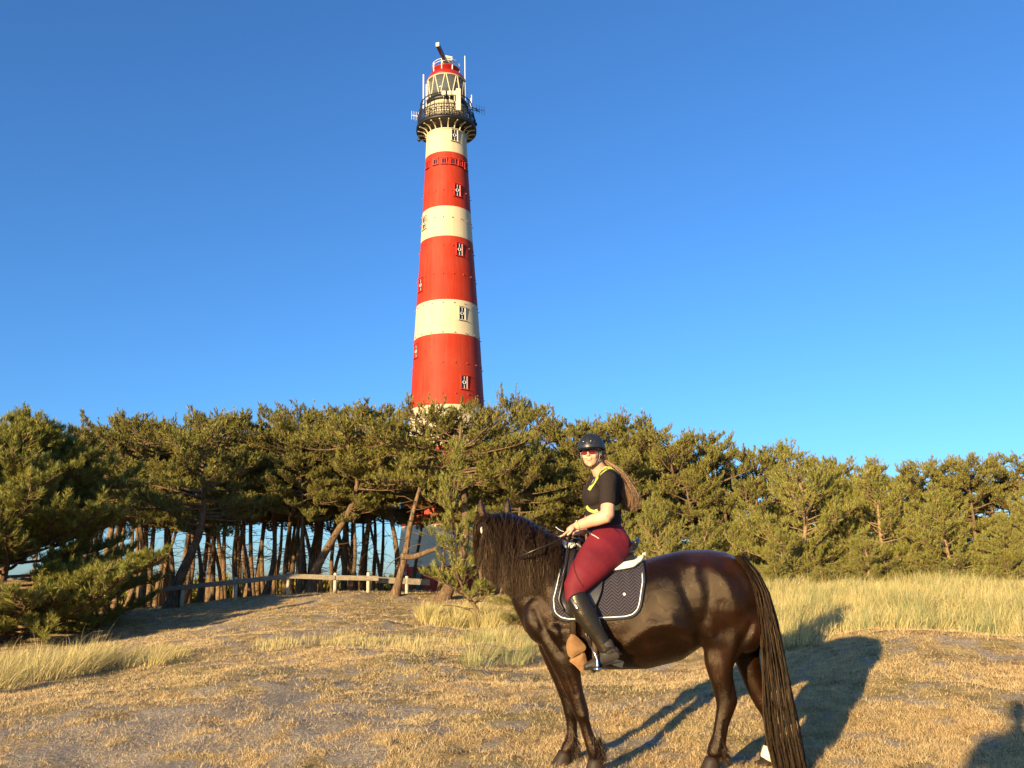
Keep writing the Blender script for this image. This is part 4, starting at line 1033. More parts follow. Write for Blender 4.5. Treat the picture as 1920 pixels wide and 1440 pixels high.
# ================================================================== tack
class Surf:
    """grid points laid on an object's near side, given in picture columns and rows of the side view"""
    pass
def drape(name, top, bot, cols, rows, bv, off, mt, parent, label=None, cat=None, both=True, thick=.012, uv=True):
    """panel hanging over the back: top(u)->(px,py), bot(u)->(px,py); cast along +y (near side) and -y (far side)"""
    def side_pts(u, s):
        a = hp(*top(u)); b = hp(*bot(u)); pts = []
        for j in range(rows+1):
            v = j/rows; x_ = b.x*(1-v)+a.x*v; z_ = b.z+(a.z-b.z)*v
            h = bv.ray_cast(Vector((x_, YH-2*s, z_)), Vector((0, s, 0)), 4)
            if h[0] is None:
                h2 = bv.ray_cast(Vector((x_, YH-.001*s, z_+2)), Vector((0, 0, -1)), 4); p = (h2[0] if h2[0] else Vector((x_, YH, z_)))+Vector((0, 0, off)); 
                p = Vector((x_, YH, p.z))
            else: p = h[0]+Vector((0, -s*off*(1 if h[1].y*s < -.25 else .6), off*max(0, h[1].z)))
            pts.append(p)
        return pts
    bm = bmesh.new(); uvl = bm.loops.layers.uv.new('uv') if uv else None; grid = []
    for i in range(cols+1):
        u = .5-.5*cos(pi*i/cols); nr = side_pts(u, 1); x_ = nr[-1].x
        h = bv.ray_cast(Vector((x_, YH, nr[-1].z+1)), Vector((0, 0, -1)), 4); line = list(nr)
        if both:
            line.append(Vector((x_, YH, (h[0].z if h[0] else nr[-1].z)+off+.004))); line += side_pts(u, -1)[::-1]
        # smooth along the line
        for _ in range(3): line = [line[0]]+[(line[k-1]+line[k]*2+line[k+1])/4 for k in range(1, len(line)-1)]+[line[-1]]
        grid.append([bm.verts.new(p) for p in line])
    for i in range(cols):
        for j in range(len(grid[0])-1):
            try: f = bm.faces.new((grid[i][j], grid[i][j+1], grid[i+1][j+1], grid[i+1][j]))
            except Exception: continue
            if uvl:
                for lp in f.loops: lp[uvl].uv = (lp.vert.co.x, lp.vert.co.z)
    me = bpy.data.meshes.new(name); bmesh.ops.recalc_face_normals(bm, faces=bm.faces); edge = [tuple(g[0].co) for g in grid]; left = [tuple(v.co) for v in grid[0]]; right = [tuple(v.co) for v in grid[-1]]; bm.to_mesh(me); bm.free()
    o = bpy.data.objects.new('t', me); COL.objects.link(o); s = o.modifiers.new('s', 'SOLIDIFY'); s.thickness = thick; s.offset = 0
    dg = bpy.context.evaluated_depsgraph_get(); dg.update(); out = bpy.data.meshes.new_from_object(o.evaluated_get(dg)); bpy.data.objects.remove(o)
    out.name = name; oo = put(name, out, mt, parent, True)
    if label: tag(oo, label, cat)
    return oo, edge, left, right
ip = lambda pts: (lambda u: (float(np.interp(u, np.linspace(0, 1, len(pts)), [p[0] for p in pts])), float(np.interp(u, np.linspace(0, 1, len(pts)), [p[1] for p in pts]))))
def curve_top(xa, ya, xb, yb, hump): return lambda u: (xa+(xb-xa)*u, ya+(yb-ya)*u+hump*sin(pi*u))
# saddle pad
M_pad = mat('quilted_navy_cloth', (.030, .026, .038), .75, spec=.3); n = N(M_pad)
uvn = n.coord('UV'); sp = n.n('ShaderNodeSeparateXYZ'); n.l(uvn, sp.inputs[0])
zig = n.math('PINGPONG', sp.outputs[0], .045); wv = n.math('SINE', n.math('MULTIPLY', n.math('ADD', sp.outputs[1], n.math('MULTIPLY', zig, .95)), 2*pi/.048))
wv2 = n.math('ABSOLUTE', wv); n.color(n.mix((.007, .007, .012), (.048, .040, .052), wv2)); n.bump(wv2, .8, .008)
botp = [(1053, 1034), (1043, 1060), (1034, 1094), (1031, 1122), (1033, 1138), (1040, 1151), (1054, 1158), (1080, 1161), (1110, 1160), (1140, 1157), (1165, 1155), (1180, 1150), (1189, 1138), (1193, 1118), (1196, 1090), (1200, 1060)]
# panel is built as columns of constant x with a rounded lower edge
def pad_bot(u):
    px_ = 1031.5+(1199-1031.5)*u
    py_ = np.interp(px_, [1031.5, 1032.5, 1035, 1040, 1047, 1060, 1085, 1140, 1166, 1178, 1186, 1190.5, 1194, 1199], [1122, 1138, 1147, 1153, 1157.5, 1160.5, 1161, 1157.5, 1155, 1151, 1144, 1135, 1115, 1092])
    return (float(px_), float(py_))
def pad_top(u):
    px_ = 1031.5+(1199-1031.5)*u
    return (float(np.interp(px_, [1031.5, 1053, 1199], [1053, 1062, 1201])), float(np.interp(px_, [1031.5, 1053, 1100, 1150, 1199], [1030, 1026, 1032, 1046, 1050])))
pad, pe, pl_, prt = drape('saddle_pad', pad_top, pad_bot, 60, 26, bvh, .012, M_pad, None, 'navy herringbone quilted saddle pad with white piping under the saddle', 'saddle pad')
M_pipe = mat('white_piping', (.75, .74, .7), .6); M_navy = mat('navy_binding', (.012, .012, .02), .7)
def line_tube(name, pts, r_, mt, parent, n_=6, label=None, cat=None, dy=0):
    bm = bmesh.new(); tube(bm, [Vector(p)+Vector((0, dy, 0)) for p in pts], r_, n_); o = from_bm(name, bm, mt, parent, True)
    if label: tag(o, label, cat)
    return o
# outline inset a little: left edge (first column), bottom, right edge
half = len(pl_)//2
out_l = [Vector(p) for p in pl_[:half]][::-1]; out_b = [Vector(p) for p in pe]; out_r = [Vector(p) for p in prt[:half]]
line_tube('binding', catmull((out_l+out_b[1:-1]+out_r)[::2], 160), .0085, M_navy, pad)
cen = hp(1115, 1095, -.3)
ins = []
for p in out_l+out_b[1:-1]+out_r:
    q = p.copy(); dd = Vector((cen.x-p.x, 0, cen.z-p.z)).normalized()*.016; q += dd; h = bvh.ray_cast(Vector((q.x, YH-2, q.z)), Vector((0, 1, 0)), 4)
    if h[0] and h[1].y < -.2: ins.append(h[0]+Vector((0, -.022, 0)))
line_tube('piping', catmull(ins[::2], 160), .0042, M_pipe, pad)
for q in (pad,): pass
# brand button on the rear of the pad
pos, nr = near_hit(1170, 1114); bm = bmesh.new(); blob(bm, pos+Vector((0, -.024, 0)), (.011, .005, .011), None, 12); from_bm('button', bm, M_pipe, pad, True)
pbv = bvh_of(pad)
# white half pad
M_wool = mat('cream_half_pad', (.74, .70, .58), .85); n = N(M_wool); n.bump(n.noise(n.coord(), 70, 3), .4, .006)
def hb(u):
    px_ = 1051+(1207-1051)*u
    return (px_, float(np.interp(px_, [1051, 1058, 1070, 1085, 1100, 1135, 1160, 1183, 1198, 1207], [1026, 1034, 1034, 1028, 1050, 1076, 1073, 1069, 1059, 1050])))
def ht(u):
    px_ = 1051+(1207-1051)*u
    return (px_, float(np.interp(px_, [1051, 1090, 1150, 1207], [1020, 1026, 1046, 1043])))
hpad, _, hl_, hr_ = drape('half_pad', ht, hb, 44, 14, bvh, .034, M_wool, None, 'cream fleece half pad curling up behind the saddle', 'half pad', thick=.022)
pts = [Vector(p)+Vector((.004, 0, .022*sin(pi*k/(len(hr_)-1)))) for k, p in enumerate(hr_)]
line_tube('rolled_edge', catmull(pts[::2], 40), .021, M_wool, hpad, 10)
pts = [Vector(p)+Vector((-.004, 0, .024*sin(pi*k/(len(hl_)-1)))) for k, p in enumerate(hl_)]
line_tube('rolled_edge', catmull(pts[::2], 40), .011, M_wool, hpad, 10)
# saddle
M_leather = mat('dark_saddle_leather', (.016, .012, .010), .34, spec=.5); n = N(M_leather); n.bump(n.noise(n.coord(), 90, 3), .15, .003)
saddle = thing('saddle', 'black leather saddle with deep seat resting on the cream half pad', 'saddle', tuple(hp(1130, 1030)))
bm = bmesh.new()
loft(bm, [(hp(1072, 1018), .035, .07), (hp(1082, 1020), .055, .085), (hp(1098, 1034), .045, .10), (hp(1120, 1044), .04, .135), (hp(1145, 1045), .042, .165), (hp(1168, 1038), .048, .175), (hp(1182, 1028), .05, .155), (hp(1191, 1020), .035, .11)], 24)
fuse('seat', bm, .010, 4, M_leather, saddle)
for sgn in (1, -1):
    bm = bmesh.new(); loft(bm, [(hp(1085, 1045, -sgn*.15), .05, .05), (hp(1120, 1058, -sgn*.17), .055, .06), (hp(1160, 1058, -sgn*.15), .05, .06), (hp(1186, 1046, -sgn*.12), .035, .045)], 16)
    fuse('panel', bm, .010, 3, M_leather, saddle)
bm = bmesh.new(); tube(bm, catmull([hp(1191, 1018, -.15), hp(1196, 1014, -.08), hp(1197, 1013, 0), hp(1196, 1014, .08), hp(1191, 1018, .15)], 16), .019, 8); from_bm('cantle', bm, M_leather, saddle, True)
def fb(u):
    px_ = 1043+(1124-1043)*u
    return (px_, float(np.interp(px_, [1043, 1046, 1052, 1062, 1075, 1088, 1102, 1112, 1120, 1124], [1118, 1132, 1144, 1152, 1156, 1156, 1148, 1132, 1112, 1090])))
def ft(u):
    px_ = 1043+(1124-1043)*u
    return (float(np.interp(px_, [1043, 1075, 1124], [1062, 1080, 1122])), float(np.interp(px_, [1043, 1075, 1124], [1040, 1040, 1052])))
flap, fe1, fl_, fr_ = drape('flap', ft, fb, 30, 20, bvh, .042, M_leather, saddle, both=False, thick=.008)
bm = bmesh.new(); tube(bm, catmull([Vector(p)+Vector((.008, -.012, 0)) for p in fl_[::-3]]+[Vector(fe1[3])+Vector((0, -.012, .01)), Vector(fe1[7])+Vector((0, -.012, .012))], 40), .011, 8); from_bm('knee_roll', bm, M_leather, flap, True)
# far flap mirrored in y
me_ = flap.data.copy(); o2 = bpy.data.objects.new('flap', me_); COL.objects.link(o2); o2.parent = saddle
for v in me_.vertices: v.co.y = 2*YH-v.co.y
me_.flip_normals(); o2.location = flap.location
# girth, girth guard, straps
M_brown = mat('brown_girth_leather', (.09, .055, .03), .55); M_tan = mat('tan_suede_guard', (.46, .25, .10), .85); n = N(M_tan); n.color(n.ramp(n.noise(n.coord(), 14, 4), [(.3, (.34, .17, .065)), (.7, (.52, .30, .13))])); n.bump(n.noise(n.coord(), 24, 4), .5, .01)
M_steel = mat('stirrup_steel', (.65, .64, .6), .22, 1.0)
girth = thing('girth', 'brown girth strap with tan leather guard behind the foreleg', 'girth', tuple(hp(1078, 1180)))
def surf_strip(px_pts, w_px, off, nseg=14, th=.006, bv=None, name='strap', mt=None, parent=None, label=None, cat=None, uvs=False, widths=None):
    """strap following a surface, seen from the viewer's side"""
    bv = bv or bvh; P_ = catmull([(a, b, 0) for a, b in px_pts], nseg); bm = bmesh.new(); prev = None; rowsv = []
    for i, p in enumerate(P_):
        t_ = (P_[min(i+1, nseg)]-P_[max(i-1, 0)]).normalized(); nn_ = Vector((-t_.y, t_.x, 0)); wv_ = w_px if widths is None else float(np.interp(i/nseg, np.linspace(0, 1, len(widths)), widths))
        row = []
        for s_ in (-1, -.33, .33, 1):
            q = p+nn_*wv_*s_/2; r_ = ray(q.x, q.y); h = bv.ray_cast(CAM, r_, 20)
            if h[0] is None: row.append(None)
            else: row.append(h[0]-r_*off)
        rowsv.append(row)
    last = None
    flat = [v for r_ in rowsv for v in r_ if v is not None]
    if not flat: return None
    for r_ in rowsv:
        for k in range(4):
            if r_[k] is None: r_[k] = min(flat, key=lambda q: abs(hash(0))) if last is None else last
            last = r_[k]
    V_ = [[bm.verts.new(v) for v in r_] for r_ in rowsv]
    for a, b in zip(V_, V_[1:]):
        for k in range(3): bm.faces.new((a[k], a[k+1], b[k+1], b[k]))
    r = bmesh.ops.solidify(bm, geom=bm.faces[:], thickness=th)
    o = from_bm(name, bm, mt, parent, True)
    if label: tag(o, label, cat)
    return o
surf_strip([(1072, 1150), (1074, 1175), (1076, 1200), (1080, 1222)], 11, .012, 12, name='girth_strap', mt=M_brown, parent=girth)
# belly band under the chest
bm = bmesh.new(); pts = []
for a in np.linspace(-.15*pi, 1.15*pi, 26):
    c_ = hp(1108, 1150); d_ = Vector((0, -cos(a), -sin(a))); h = bvh.ray_cast(c_+d_*1.0, -d_, 2)
    if h[0] and (h[0]-c_).length < .50 and h[0].z > hp(1086, 1262).z: pts.append(h[0]+d_*.012)
for i in range(len(pts)-1): pass
tube(bm, pts, .022, 8); from_bm('belly_band', bm, M_brown, girth, True)
# tan guard: two soft flaps
def slab(name, outline, off, th, mt, parent, bulge=.02, label=None, cat=None):
    bm = bmesh.new(); cx = sum(p[0] for p in outline)/len(outline); cy = sum(p[1] for p in outline)/len(outline)
    P_ = catmull([(a, b, 0) for a, b in outline+[outline[0]]], 40)[:-1]; rings = []
    for s_, o_ in ((0, 1), (.45, .9), (.8, .55), (1, 0)):
        rings.append([hp(cx+(p.x-cx)*s_, cy+(p.y-cy)*s_, off-bulge*o_) for p in P_])
    R2 = [[bm.verts.new(p) for p in r_] for r_ in rings[1:]]; c_ = bm.verts.new(rings[0][0]); k = len(P_)
    for j in range(k): bm.faces.new((c_, R2[0][j], R2[0][(j+1) % k]))
    for a, b in zip(R2, R2[1:]):
        for j in range(k): bm.faces.new((a[j], a[(j+1) % k], b[(j+1) % k], b[j]))
    bmesh.ops.solidify(bm, geom=bm.faces[:], thickness=th)
    o = from_bm(name, bm, mt, parent, True)
    if label: tag(o, label, cat)
    return o
slab('guard', [(1070, 1188), (1080, 1192), (1096, 1208), (1098, 1218), (1085, 1226), (1072, 1233), (1064, 1226), (1062, 1206)], -.33, .012, M_tan, girth, .03)
slab('guard', [(1070, 1233), (1084, 1227), (1095, 1222), (1101, 1240), (1103, 1256), (1092, 1261), (1078, 1248), (1068, 1240)], -.30, .012, M_tan, girth, .03)
# stirrup leather and stirrup (near side), and far side
def stirrup(sgn):
    ex = -sgn*.415
    bm = bmesh.new(); a = hp(1088, 1150, -sgn*.33); b = hp(1111, 1222, ex)
    for dx in (0, 5):
        board(bm, hp(1086+dx, 1152, -sgn*.34), hp(1107+dx*.6, 1214, ex), .004, .022) if False else tube(bm, [hp(1086+dx, 1152, -sgn*.335), hp(1097+dx*.8, 1184, -sgn*.37), hp(1107+dx*.5, 1214, ex)], .0075, 6)
    l_ = from_bm('stirrup_leather', bm, M_leather, saddle, True)
    bm = bmesh.new(); top = hp(1108, 1211, ex)
    for s_ in (-.062, .062):
        tube(bm, catmull([top, top+Vector((.012, s_*.75, -.03)), top+Vector((.035, s_, -.09)), hp(1119, 1250, ex)+Vector((0, s_, 0))], 12), [.006]*6+[.007]*4+[.010, .013, .013], 8)
    c_ = hp(1119, 1253, ex); box(bm, c_, (.055, .135, .018)); tube(bm, [c_+Vector((0, -.075, 0)), c_+Vector((0, .075, 0))], .017, 10)
    from_bm('stirrup_iron', bm, M_steel, saddle, True)
stirrup(1); stirrup(-1)
# bridle
bridle = thing('bridle', 'black bridle with white browband showing beside the forelock', 'bridle', tuple(pole))
bm = bmesh.new(); ck = [hp(912, 970, .09), hp(905, 990, .07), hp(905, 1010, .06), hp(909, 1040, .07), hp(914, 1062, .10), hp(917, 1075, .14)]
tube(bm, catmull(ck, 20), .008, 6); from_bm('cheek_strap', bm, M_leather, bridle, True)
bm = bmesh.new(); box(bm, hp(903.5, 994, -.03), (.020, .02, .052)); bmesh.ops.bevel(bm, geom=bm.edges[:], offset=.006, segments=2, affect='EDGES'); from_bm('browband', bm, M_pipe, bridle, True)
bm = bmesh.new(); tube(bm, [hp(918, 967, .05), hp(915, 972, .045)], .008, 6); from_bm('headpiece', bm, M_leather, bridle, True)
bm = bmesh.new(); tube(bm, [hp(912, 1053, .03), hp(917, 1062, .02)], .0065, 6); from_bm('buckle', bm, M_steel, bridle, True)
bm = bmesh.new(); ang_ = np.linspace(0, 2*pi, 20)
tube(bm, [pole+hd*.70+side_h*cos(a)*.075+fwd*sin(a)*.098 for a in ang_], .008, 6, False); from_bm('noseband', bm, M_leather, bridle, True)
# reins
line_tube('rein', [hp(965, 1046, -.27), hp(985, 1039, -.34), hp(1008, 1029, -.37), hp(1035, 1019, -.33), hp(1062, 1005, -.22)], .0065, M_leather, bridle)
line_tube('rein', [hp(985, 1030, .2), hp(1010, 1020, .16), hp(1060, 1004, .0)], .0065, M_leather, bridle)
# ================================================================== rider
M_skin = mat('skin', (.55, .30, .19), .5, spec=.4, **{'Subsurface Weight': .12}); M_skin.node_tree.nodes['Principled BSDF'].inputs['Subsurface Radius'].default_value = (.02, .008, .004)
n = N(M_skin); n.color(n.ramp(n.noise(n.coord(), 9, 4), [(.3, (.50, .25, .155)), (.7, (.62, .36, .235))]))
M_shirt = mat('black_shirt_cotton', (.020, .014, .012), .85, spec=.2); n = N(M_shirt); n.bump(n.noise(n.coord(), 12, 5, .65), .55, .03)
M_br = mat('burgundy_breeches', (.17, .014, .026), .72, spec=.25); n = N(M_br); n.color(n.ramp(n.noise(n.coord(), 5, 4), [(.3, (.10, .006, .012)), (.7, (.155, .011, .020))])); n.bump(n.math('ADD', n.noise(n.coord(), 6, 4), n.math('MULTIPLY', n.noise(n.coord(), 120, 2), .15)), .35, .012)
pass
M_boot = mat('black_boot_leather', (.014, .011, .008), .27, spec=.5); n = N(M_boot); n.b.inputs['Specular Tint'].default_value = (1, .82, .6, 1); n.bump(n.noise(n.coord('Object', (1, 1, 2.5)), 14, 4, .6), .25, .01)
M_suede = mat('worn_boot_foot', (.035, .027, .019), .6); n = N(M_suede); n.bump(n.noise(n.coord(), 40, 4), .4, .008)
M_yel = mat('hi_vis_yellow', (.62, .66, .17), .6); M_sil = mat('reflective_silver', (.55, .58, .5), .35)
M_rh = mat('brown_blond_hair', (.2, .1, .04), .45); n = N(M_rh); n.color(n.ramp(n.island(), [(0, (.06, .028, .012)), (.4, (.18, .09, .04)), (.75, (.36, .20, .09)), (1, (.55, .36, .18))]))
rider = thing('person', 'woman rider in black helmet, red sunglasses, black shirt and burgundy breeches looking at the camera', 'person', tuple(hp(1140, 1030)))
def rl(bm, sts, side=(0, 1, 0), n_=22):
    out = []
    for px_, py_, off, r_, b_, *e in sts:
        p = hp(px_, py_, off); out.append((p, r_/ppm(p), b_, e[0] if e else 2.1))
    loft(bm, out, n_, side)
yaw = radians(22); chest_f = Vector((-cos(yaw), -sin(yaw), 0)); sh = Vector((sin(yaw), -cos(yaw), 0))   # towards the near shoulder
# ---- body: torso, neck, head, arms, hands, legs in one mesh
bm = bmesh.new()
loft(bm, [(hp(1138, 1010), .13, .16), (hp(1131, 985), .11, .135), (hp(1130, 955), .115, .135), (hp(1133, 925), .12, .15), (hp(1136, 902), .10, .16), (hp(1133, 886), .07, .11)], 24, side=sh)
nb_, hc = hp(1128, 888, -.015), hp(1109, 849, -.055)
loft(bm, [(nb_, .070, .070), (hp(1122, 878, -.03), .060, .062), (hp(1116, 868, -.04), .058, .060)], 18, side=sh)
hf = Vector((-.36, -.92, -.08)).normalized(); hup = Vector((-.05, -.08, 1)).normalized(); hup = (hup-hf*hup.dot(hf)).normalized(); hr = hf.cross(hup).normalized()   # hr: viewer-left... her right
HR = Matrix((hr, hf, hup)).transposed()
def hl(x_, y_, z_): return hc+hr*x_+hf*y_+hup*z_
def hb_(x_, y_, z_, r_, seg=18): blob(bm, hl(x_, y_, z_), r_, HR, seg)
hb_(0, -.012, .03, (.076, .094, .088)); hb_(0, .030, -.018, (.069, .064, .086)); hb_(0, .040, -.066, (.054, .050, .048)); hb_(0, .066, -.098, (.022, .018, .016))
hb_(.034, .066, -.030, (.026, .020, .026)); hb_(-.034, .066, -.030, (.026, .020, .026)); hb_(0, .080, .022, (.045, .014, .014))
hb_(0, .094, -.008, (.0095, .014, .024)); hb_(0, .101, -.022, (.014, .013, .010)); hb_(0, .084, -.052, (.026, .012, .016))
for s_ in (-1, 1): hb_(s_*.078, -.008, -.004, (.010, .018, .028), 12)
def arm(sgn, S_, E_, W_, ru, re, rw):
    loft(bm, [(S_, ru*1.0, ru*.95), (S_.lerp(E_, .5), ru, ru), (E_, re, re)], 16); 
    loft(bm, [(E_, re, re), (E_.lerp(W_, .3), re*1.0, re*1.0), (E_.lerp(W_, .7), re*.8, re*.78), (W_, rw, rw*.85)], 16)
Sn, En, Wn = hp(1140, 893, -.21), hp(1139, 967, -.30), hp(1081, 986, -.20)
Sf, Ef, Wf = hp(1124, 890, .17), hp(1108, 962, .24), hp(1100, 994, .02)
arm(1, Sn, En, Wn, .056, .053, .033); arm(-1, Sf, Ef, Wf, .050, .043, .028)
def hand(W_, px_list, palm_to, thumb, rpalm=.024):
    """palm plus five bent fingers; px_list: per finger list of points"""
    loft(bm, [(W_, .027, .024), (W_.lerp(palm_to, .5), .030, .040), (palm_to, .024, .040)], 16)
    for pts, r_ in px_list: loft(bm, [(Vector(p), r_*(1-.08*i), r_*(1-.08*i)) for i, p in enumerate(pts)], 10)
Pn = hp(1066, 995, -.195)
kn = Vector((0, 1, 0))
fing = []
for i, (o_, l_) in enumerate(((-.034, .9), (-.012, 1.0), (.011, .95), (.032, .8))):
    k0 = hp(1069, 994, -.195+o_); k1 = hp(1061-1.0*i*.5, 998+i*.6, -.20+o_*1.1); k2 = hp(1059+i*.4, 1006+i*.5, -.20+o_*1.1); k3 = hp(1064+i*.3, 1010+i*.3, -.195+o_*1.1)
    if i == 0: k1, k2, k3 = hp(1060, 1000, -.245), hp(1055, 1004, -.25), hp(1050, 1006, -.25)
    fing.append(([k0, k1, k2, k3], .0098*l_**.3))
fing.append(([hp(1075, 990, -.24), hp(1070, 998, -.262), hp(1064, 1003, -.262)], .0115))
hand(Wn, fing, Pn, None)
fing = []
Pf = hp(1083, 999, -.02)
for i, o_ in enumerate((-.034, -.012, .011, .032)):
    k0 = hp(1085, 998, -.02+o_); k1 = hp(1076, 999+i*.5, -.03+o_); k2 = hp(1073, 1006+i*.4, -.03+o_); k3 = hp(1079, 1009, -.025+o_); fing.append(([k0, k1, k2, k3], .0095))
fing.append(([hp(1093, 995, -.055), hp(1085, 1000, -.075), hp(1077, 1002, -.07)], .011))
hand(Wf, fing, Pf, None)
for sg in (1, -1):
    rl(bm, [(1140, 1018, -sg*.10, 30, .10), (1105, 1058, -sg*.27, 22, .075), (1078, 1106, -sg*.345, 15, .055), (1098, 1150, -sg*.365, 14, .05), (1132, 1205, -sg*.385, 9, .035)])
pbody = fuse('body', bm, .0048, 3, M_skin, rider)
# ---- shirt
bm = bmesh.new()
loft(bm, [(hp(1132, 992), .135, .158), (hp(1131, 972), .14, .155), (hp(1131, 952), .142, .158), (hp(1131, 930), .15, .168), (hp(1135, 908), .135, .178), (hp(1136, 893), .10, .165), (hp(1133, 884), .072, .115)], 28, side=sh)
blob(bm, hp(1116, 928, -.09), (.085, .095, .095)); blob(bm, hp(1110, 928, .05), (.085, .09, .095)); blob(bm, hp(1113, 936, -.02), (.09, .13, .085))
En2 = Sn.lerp(En, .70)
loft(bm, [(Sn+Vector((0, .06, .0)), .072, .07), (Sn+Vector((0, -.0, -.015)), .074, .07), (Sn.lerp(En, .4), .066, .064), (En2, .067, .064)], 20)
Ef2 = Sf.lerp(Ef, .70)
loft(bm, [(Sf-Vector((0, .05, 0)), .07, .07), (Sf, .070, .066), (Sf.lerp(Ef, .4), .062, .06), (Ef2, .064, .06)], 20)
loft(bm, [(hp(1131, 889), .062, .068), (hp(1127, 880, -.015), .060, .063)], 18, side=sh)
shirt = fuse('shirt', bm, .0075, 12, M_shirt, rider)
# ---- breeches
bm = bmesh.new()
loft(bm, [(hp(1130, 975), .122, .145), (hp(1132, 990), .132, .158), (hp(1138, 1008), .155, .18), (hp(1143, 1026), .145, .185)], 26, side=sh)
for sg in (1, -1):
    rl(bm, [(1148, 1016, -sg*.095, 42, .12), (1132, 1034, -sg*.19, 40, .115), (1112, 1056, -sg*.265, 35, .105), (1093, 1080, -sg*.315, 29, .09), (1078, 1103, -sg*.34, 22.5, .072), (1078, 1120, -sg*.345, 19, .062), (1086, 1135, -sg*.35, 16.5, .058)])
    blob(bm, hp(1156, 1020, -sg*.10), (.115, .105, .115))
breeches = fuse('breeches', bm, .008, 4, M_br, rider)
# ---- boots
for sg in (1, -1):
    bt = bpy.data.objects.new('boot', None); COL.objects.link(bt); bt.parent = rider; bt.location = (0, 0, 0)
    bm = bmesh.new()
    rl(bm, [(1080, 1117, -sg*.345, 20.0, .073), (1087, 1132, -sg*.352, 21, .074), (1098, 1153, -sg*.362, 21, .070), (1110, 1174, -sg*.372, 18.5, .062), (1122, 1192, -sg*.380, 15.5, .053), (1131, 1206, -sg*.386, 14.5, .050), (1139, 1220, -sg*.390, 16, .05)])
    shaft = fuse('shaft', bm, .0075, 2, M_boot, bt)
    bm = bmesh.new()
    A_ = hp(1160, 1228, -sg*.375); T_ = hp(1096, 1249, -sg*.425)
    loft(bm, [(hp(1157, 1225, -sg*.375), .050, .038), (hp(1148, 1227, -sg*.38), .058, .042), (hp(1136, 1232, -sg*.39), .052, .044), (hp(1122, 1240, -sg*.405), .038, .048), (hp(1108, 1246, -sg*.418), .028, .045), (hp(1097, 1250, -sg*.428), .018, .034)], 18)
    loft(bm, [(hp(1134, 1206, -sg*.386), .062, .052), (hp(1140, 1222, -sg*.388), .062, .05)], 18)
    foot = fuse('foot', bm, .006, 3, M_suede, bt)
    bm = bmesh.new()
    loft(bm, [(hp(1164, 1240, -sg*.375), .012, .034), (hp(1140, 1244, -sg*.39), .010, .034), (hp(1118, 1251, -sg*.41), .009, .044), (hp(1096, 1255, -sg*.43), .008, .032)], 14)
    box(bm, hp(1158, 1243, -sg*.376), (.075, .06, .045), Matrix.Rotation(.3, 3, 'Y'))
    from_bm('sole', bm, mat('boot_sole', (.012, .012, .012), .7), bt)
    if sg == 1:
        sbv = bvh_of(shaft)
        bm = bmesh.new(); r_ = []
        surf_strip([(1070, 1122), (1076, 1132), (1083, 1142)], 4, .004, 8, .003, sbv, 'zip_tab', M_steel, bt)
        bm = bmesh.new(); tube(bm, catmull([hp(1150, 1219, -.425), hp(1158, 1222, -.42), hp(1166, 1227, -.40)], 8), .008, 6); from_bm('spur_strap', bm, M_leather, bt, True)
# ---- details on breeches: white pocket piping, seam
bbv = bvh_of(breeches); shv = bvh_of(shirt)
surf_strip([(1101, 993), (1105, 1000), (1114, 1004), (1123, 1010)], 1.6, .002, 12, .003, bbv, 'pocket_piping', M_pipe, rider)
surf_strip([(1105, 996), (1110, 1002)], 1.4, .002, 6, .003, bbv, 'pocket_piping', M_pipe, rider)
surf_strip([(1076, 1046), (1077, 1066), (1084, 1085), (1095, 1101)], 1.5, .001, 20, .002, bbv, 'seam', mat('seam_dark', (.03, .004, .008), .8), rider)
# ---- safety harness
hs = bpy.data.objects.new('safety_harness', None); COL.objects.link(hs); hs.parent = rider
surf_strip([(1167, 893), (1156, 882), (1147, 876), (1138, 877), (1127, 885), (1118, 897), (1111, 908), (1104, 919)], 7, .006, 30, .004, shv, 'shoulder_strap', M_yel, hs, widths=[3, 5, 7, 8, 7, 6.5, 6, 6])
surf_strip([(1099, 949), (1105, 956), (1113, 959), (1121, 957)], 6, .006, 12, .004, shv, 'waist_strap', M_yel, hs)
surf_strip([(1152, 953), (1160, 951), (1167, 946)], 9, .006, 10, .004, shv, 'waist_strap', M_yel, hs)
surf_strip([(1116, 893), (1113, 903), (1106, 910)], 2, .012, 10, .003, shv, 'strap_slider', M_steel, hs)
# ---- wrist watch, bracelet
bm = bmesh.new(); d_ = (Wn-En).normalized(); q_ = d_.cross(Vector((0, 1, 0))).normalized(); c_ = En.lerp(Wn, .95)
tube(bm, [c_+(Vector((0, 1, 0))*cos(a)+q_*sin(a))*.0335 for a in np.linspace(0, 2*pi, 20)], .007, 6, False); wt = from_bm('watch_strap', bm, mat('tan_watch_strap', (.45, .28, .10), .6), rider, True)
bm = bmesh.new(); blob(bm, c_+(q_ if q_.z > 0 else -q_)*.036, (.018, .016, .009), None, 14); from_bm('watch_face', bm, mat('watch_glass', (.03, .04, .08), .1), rider, True)
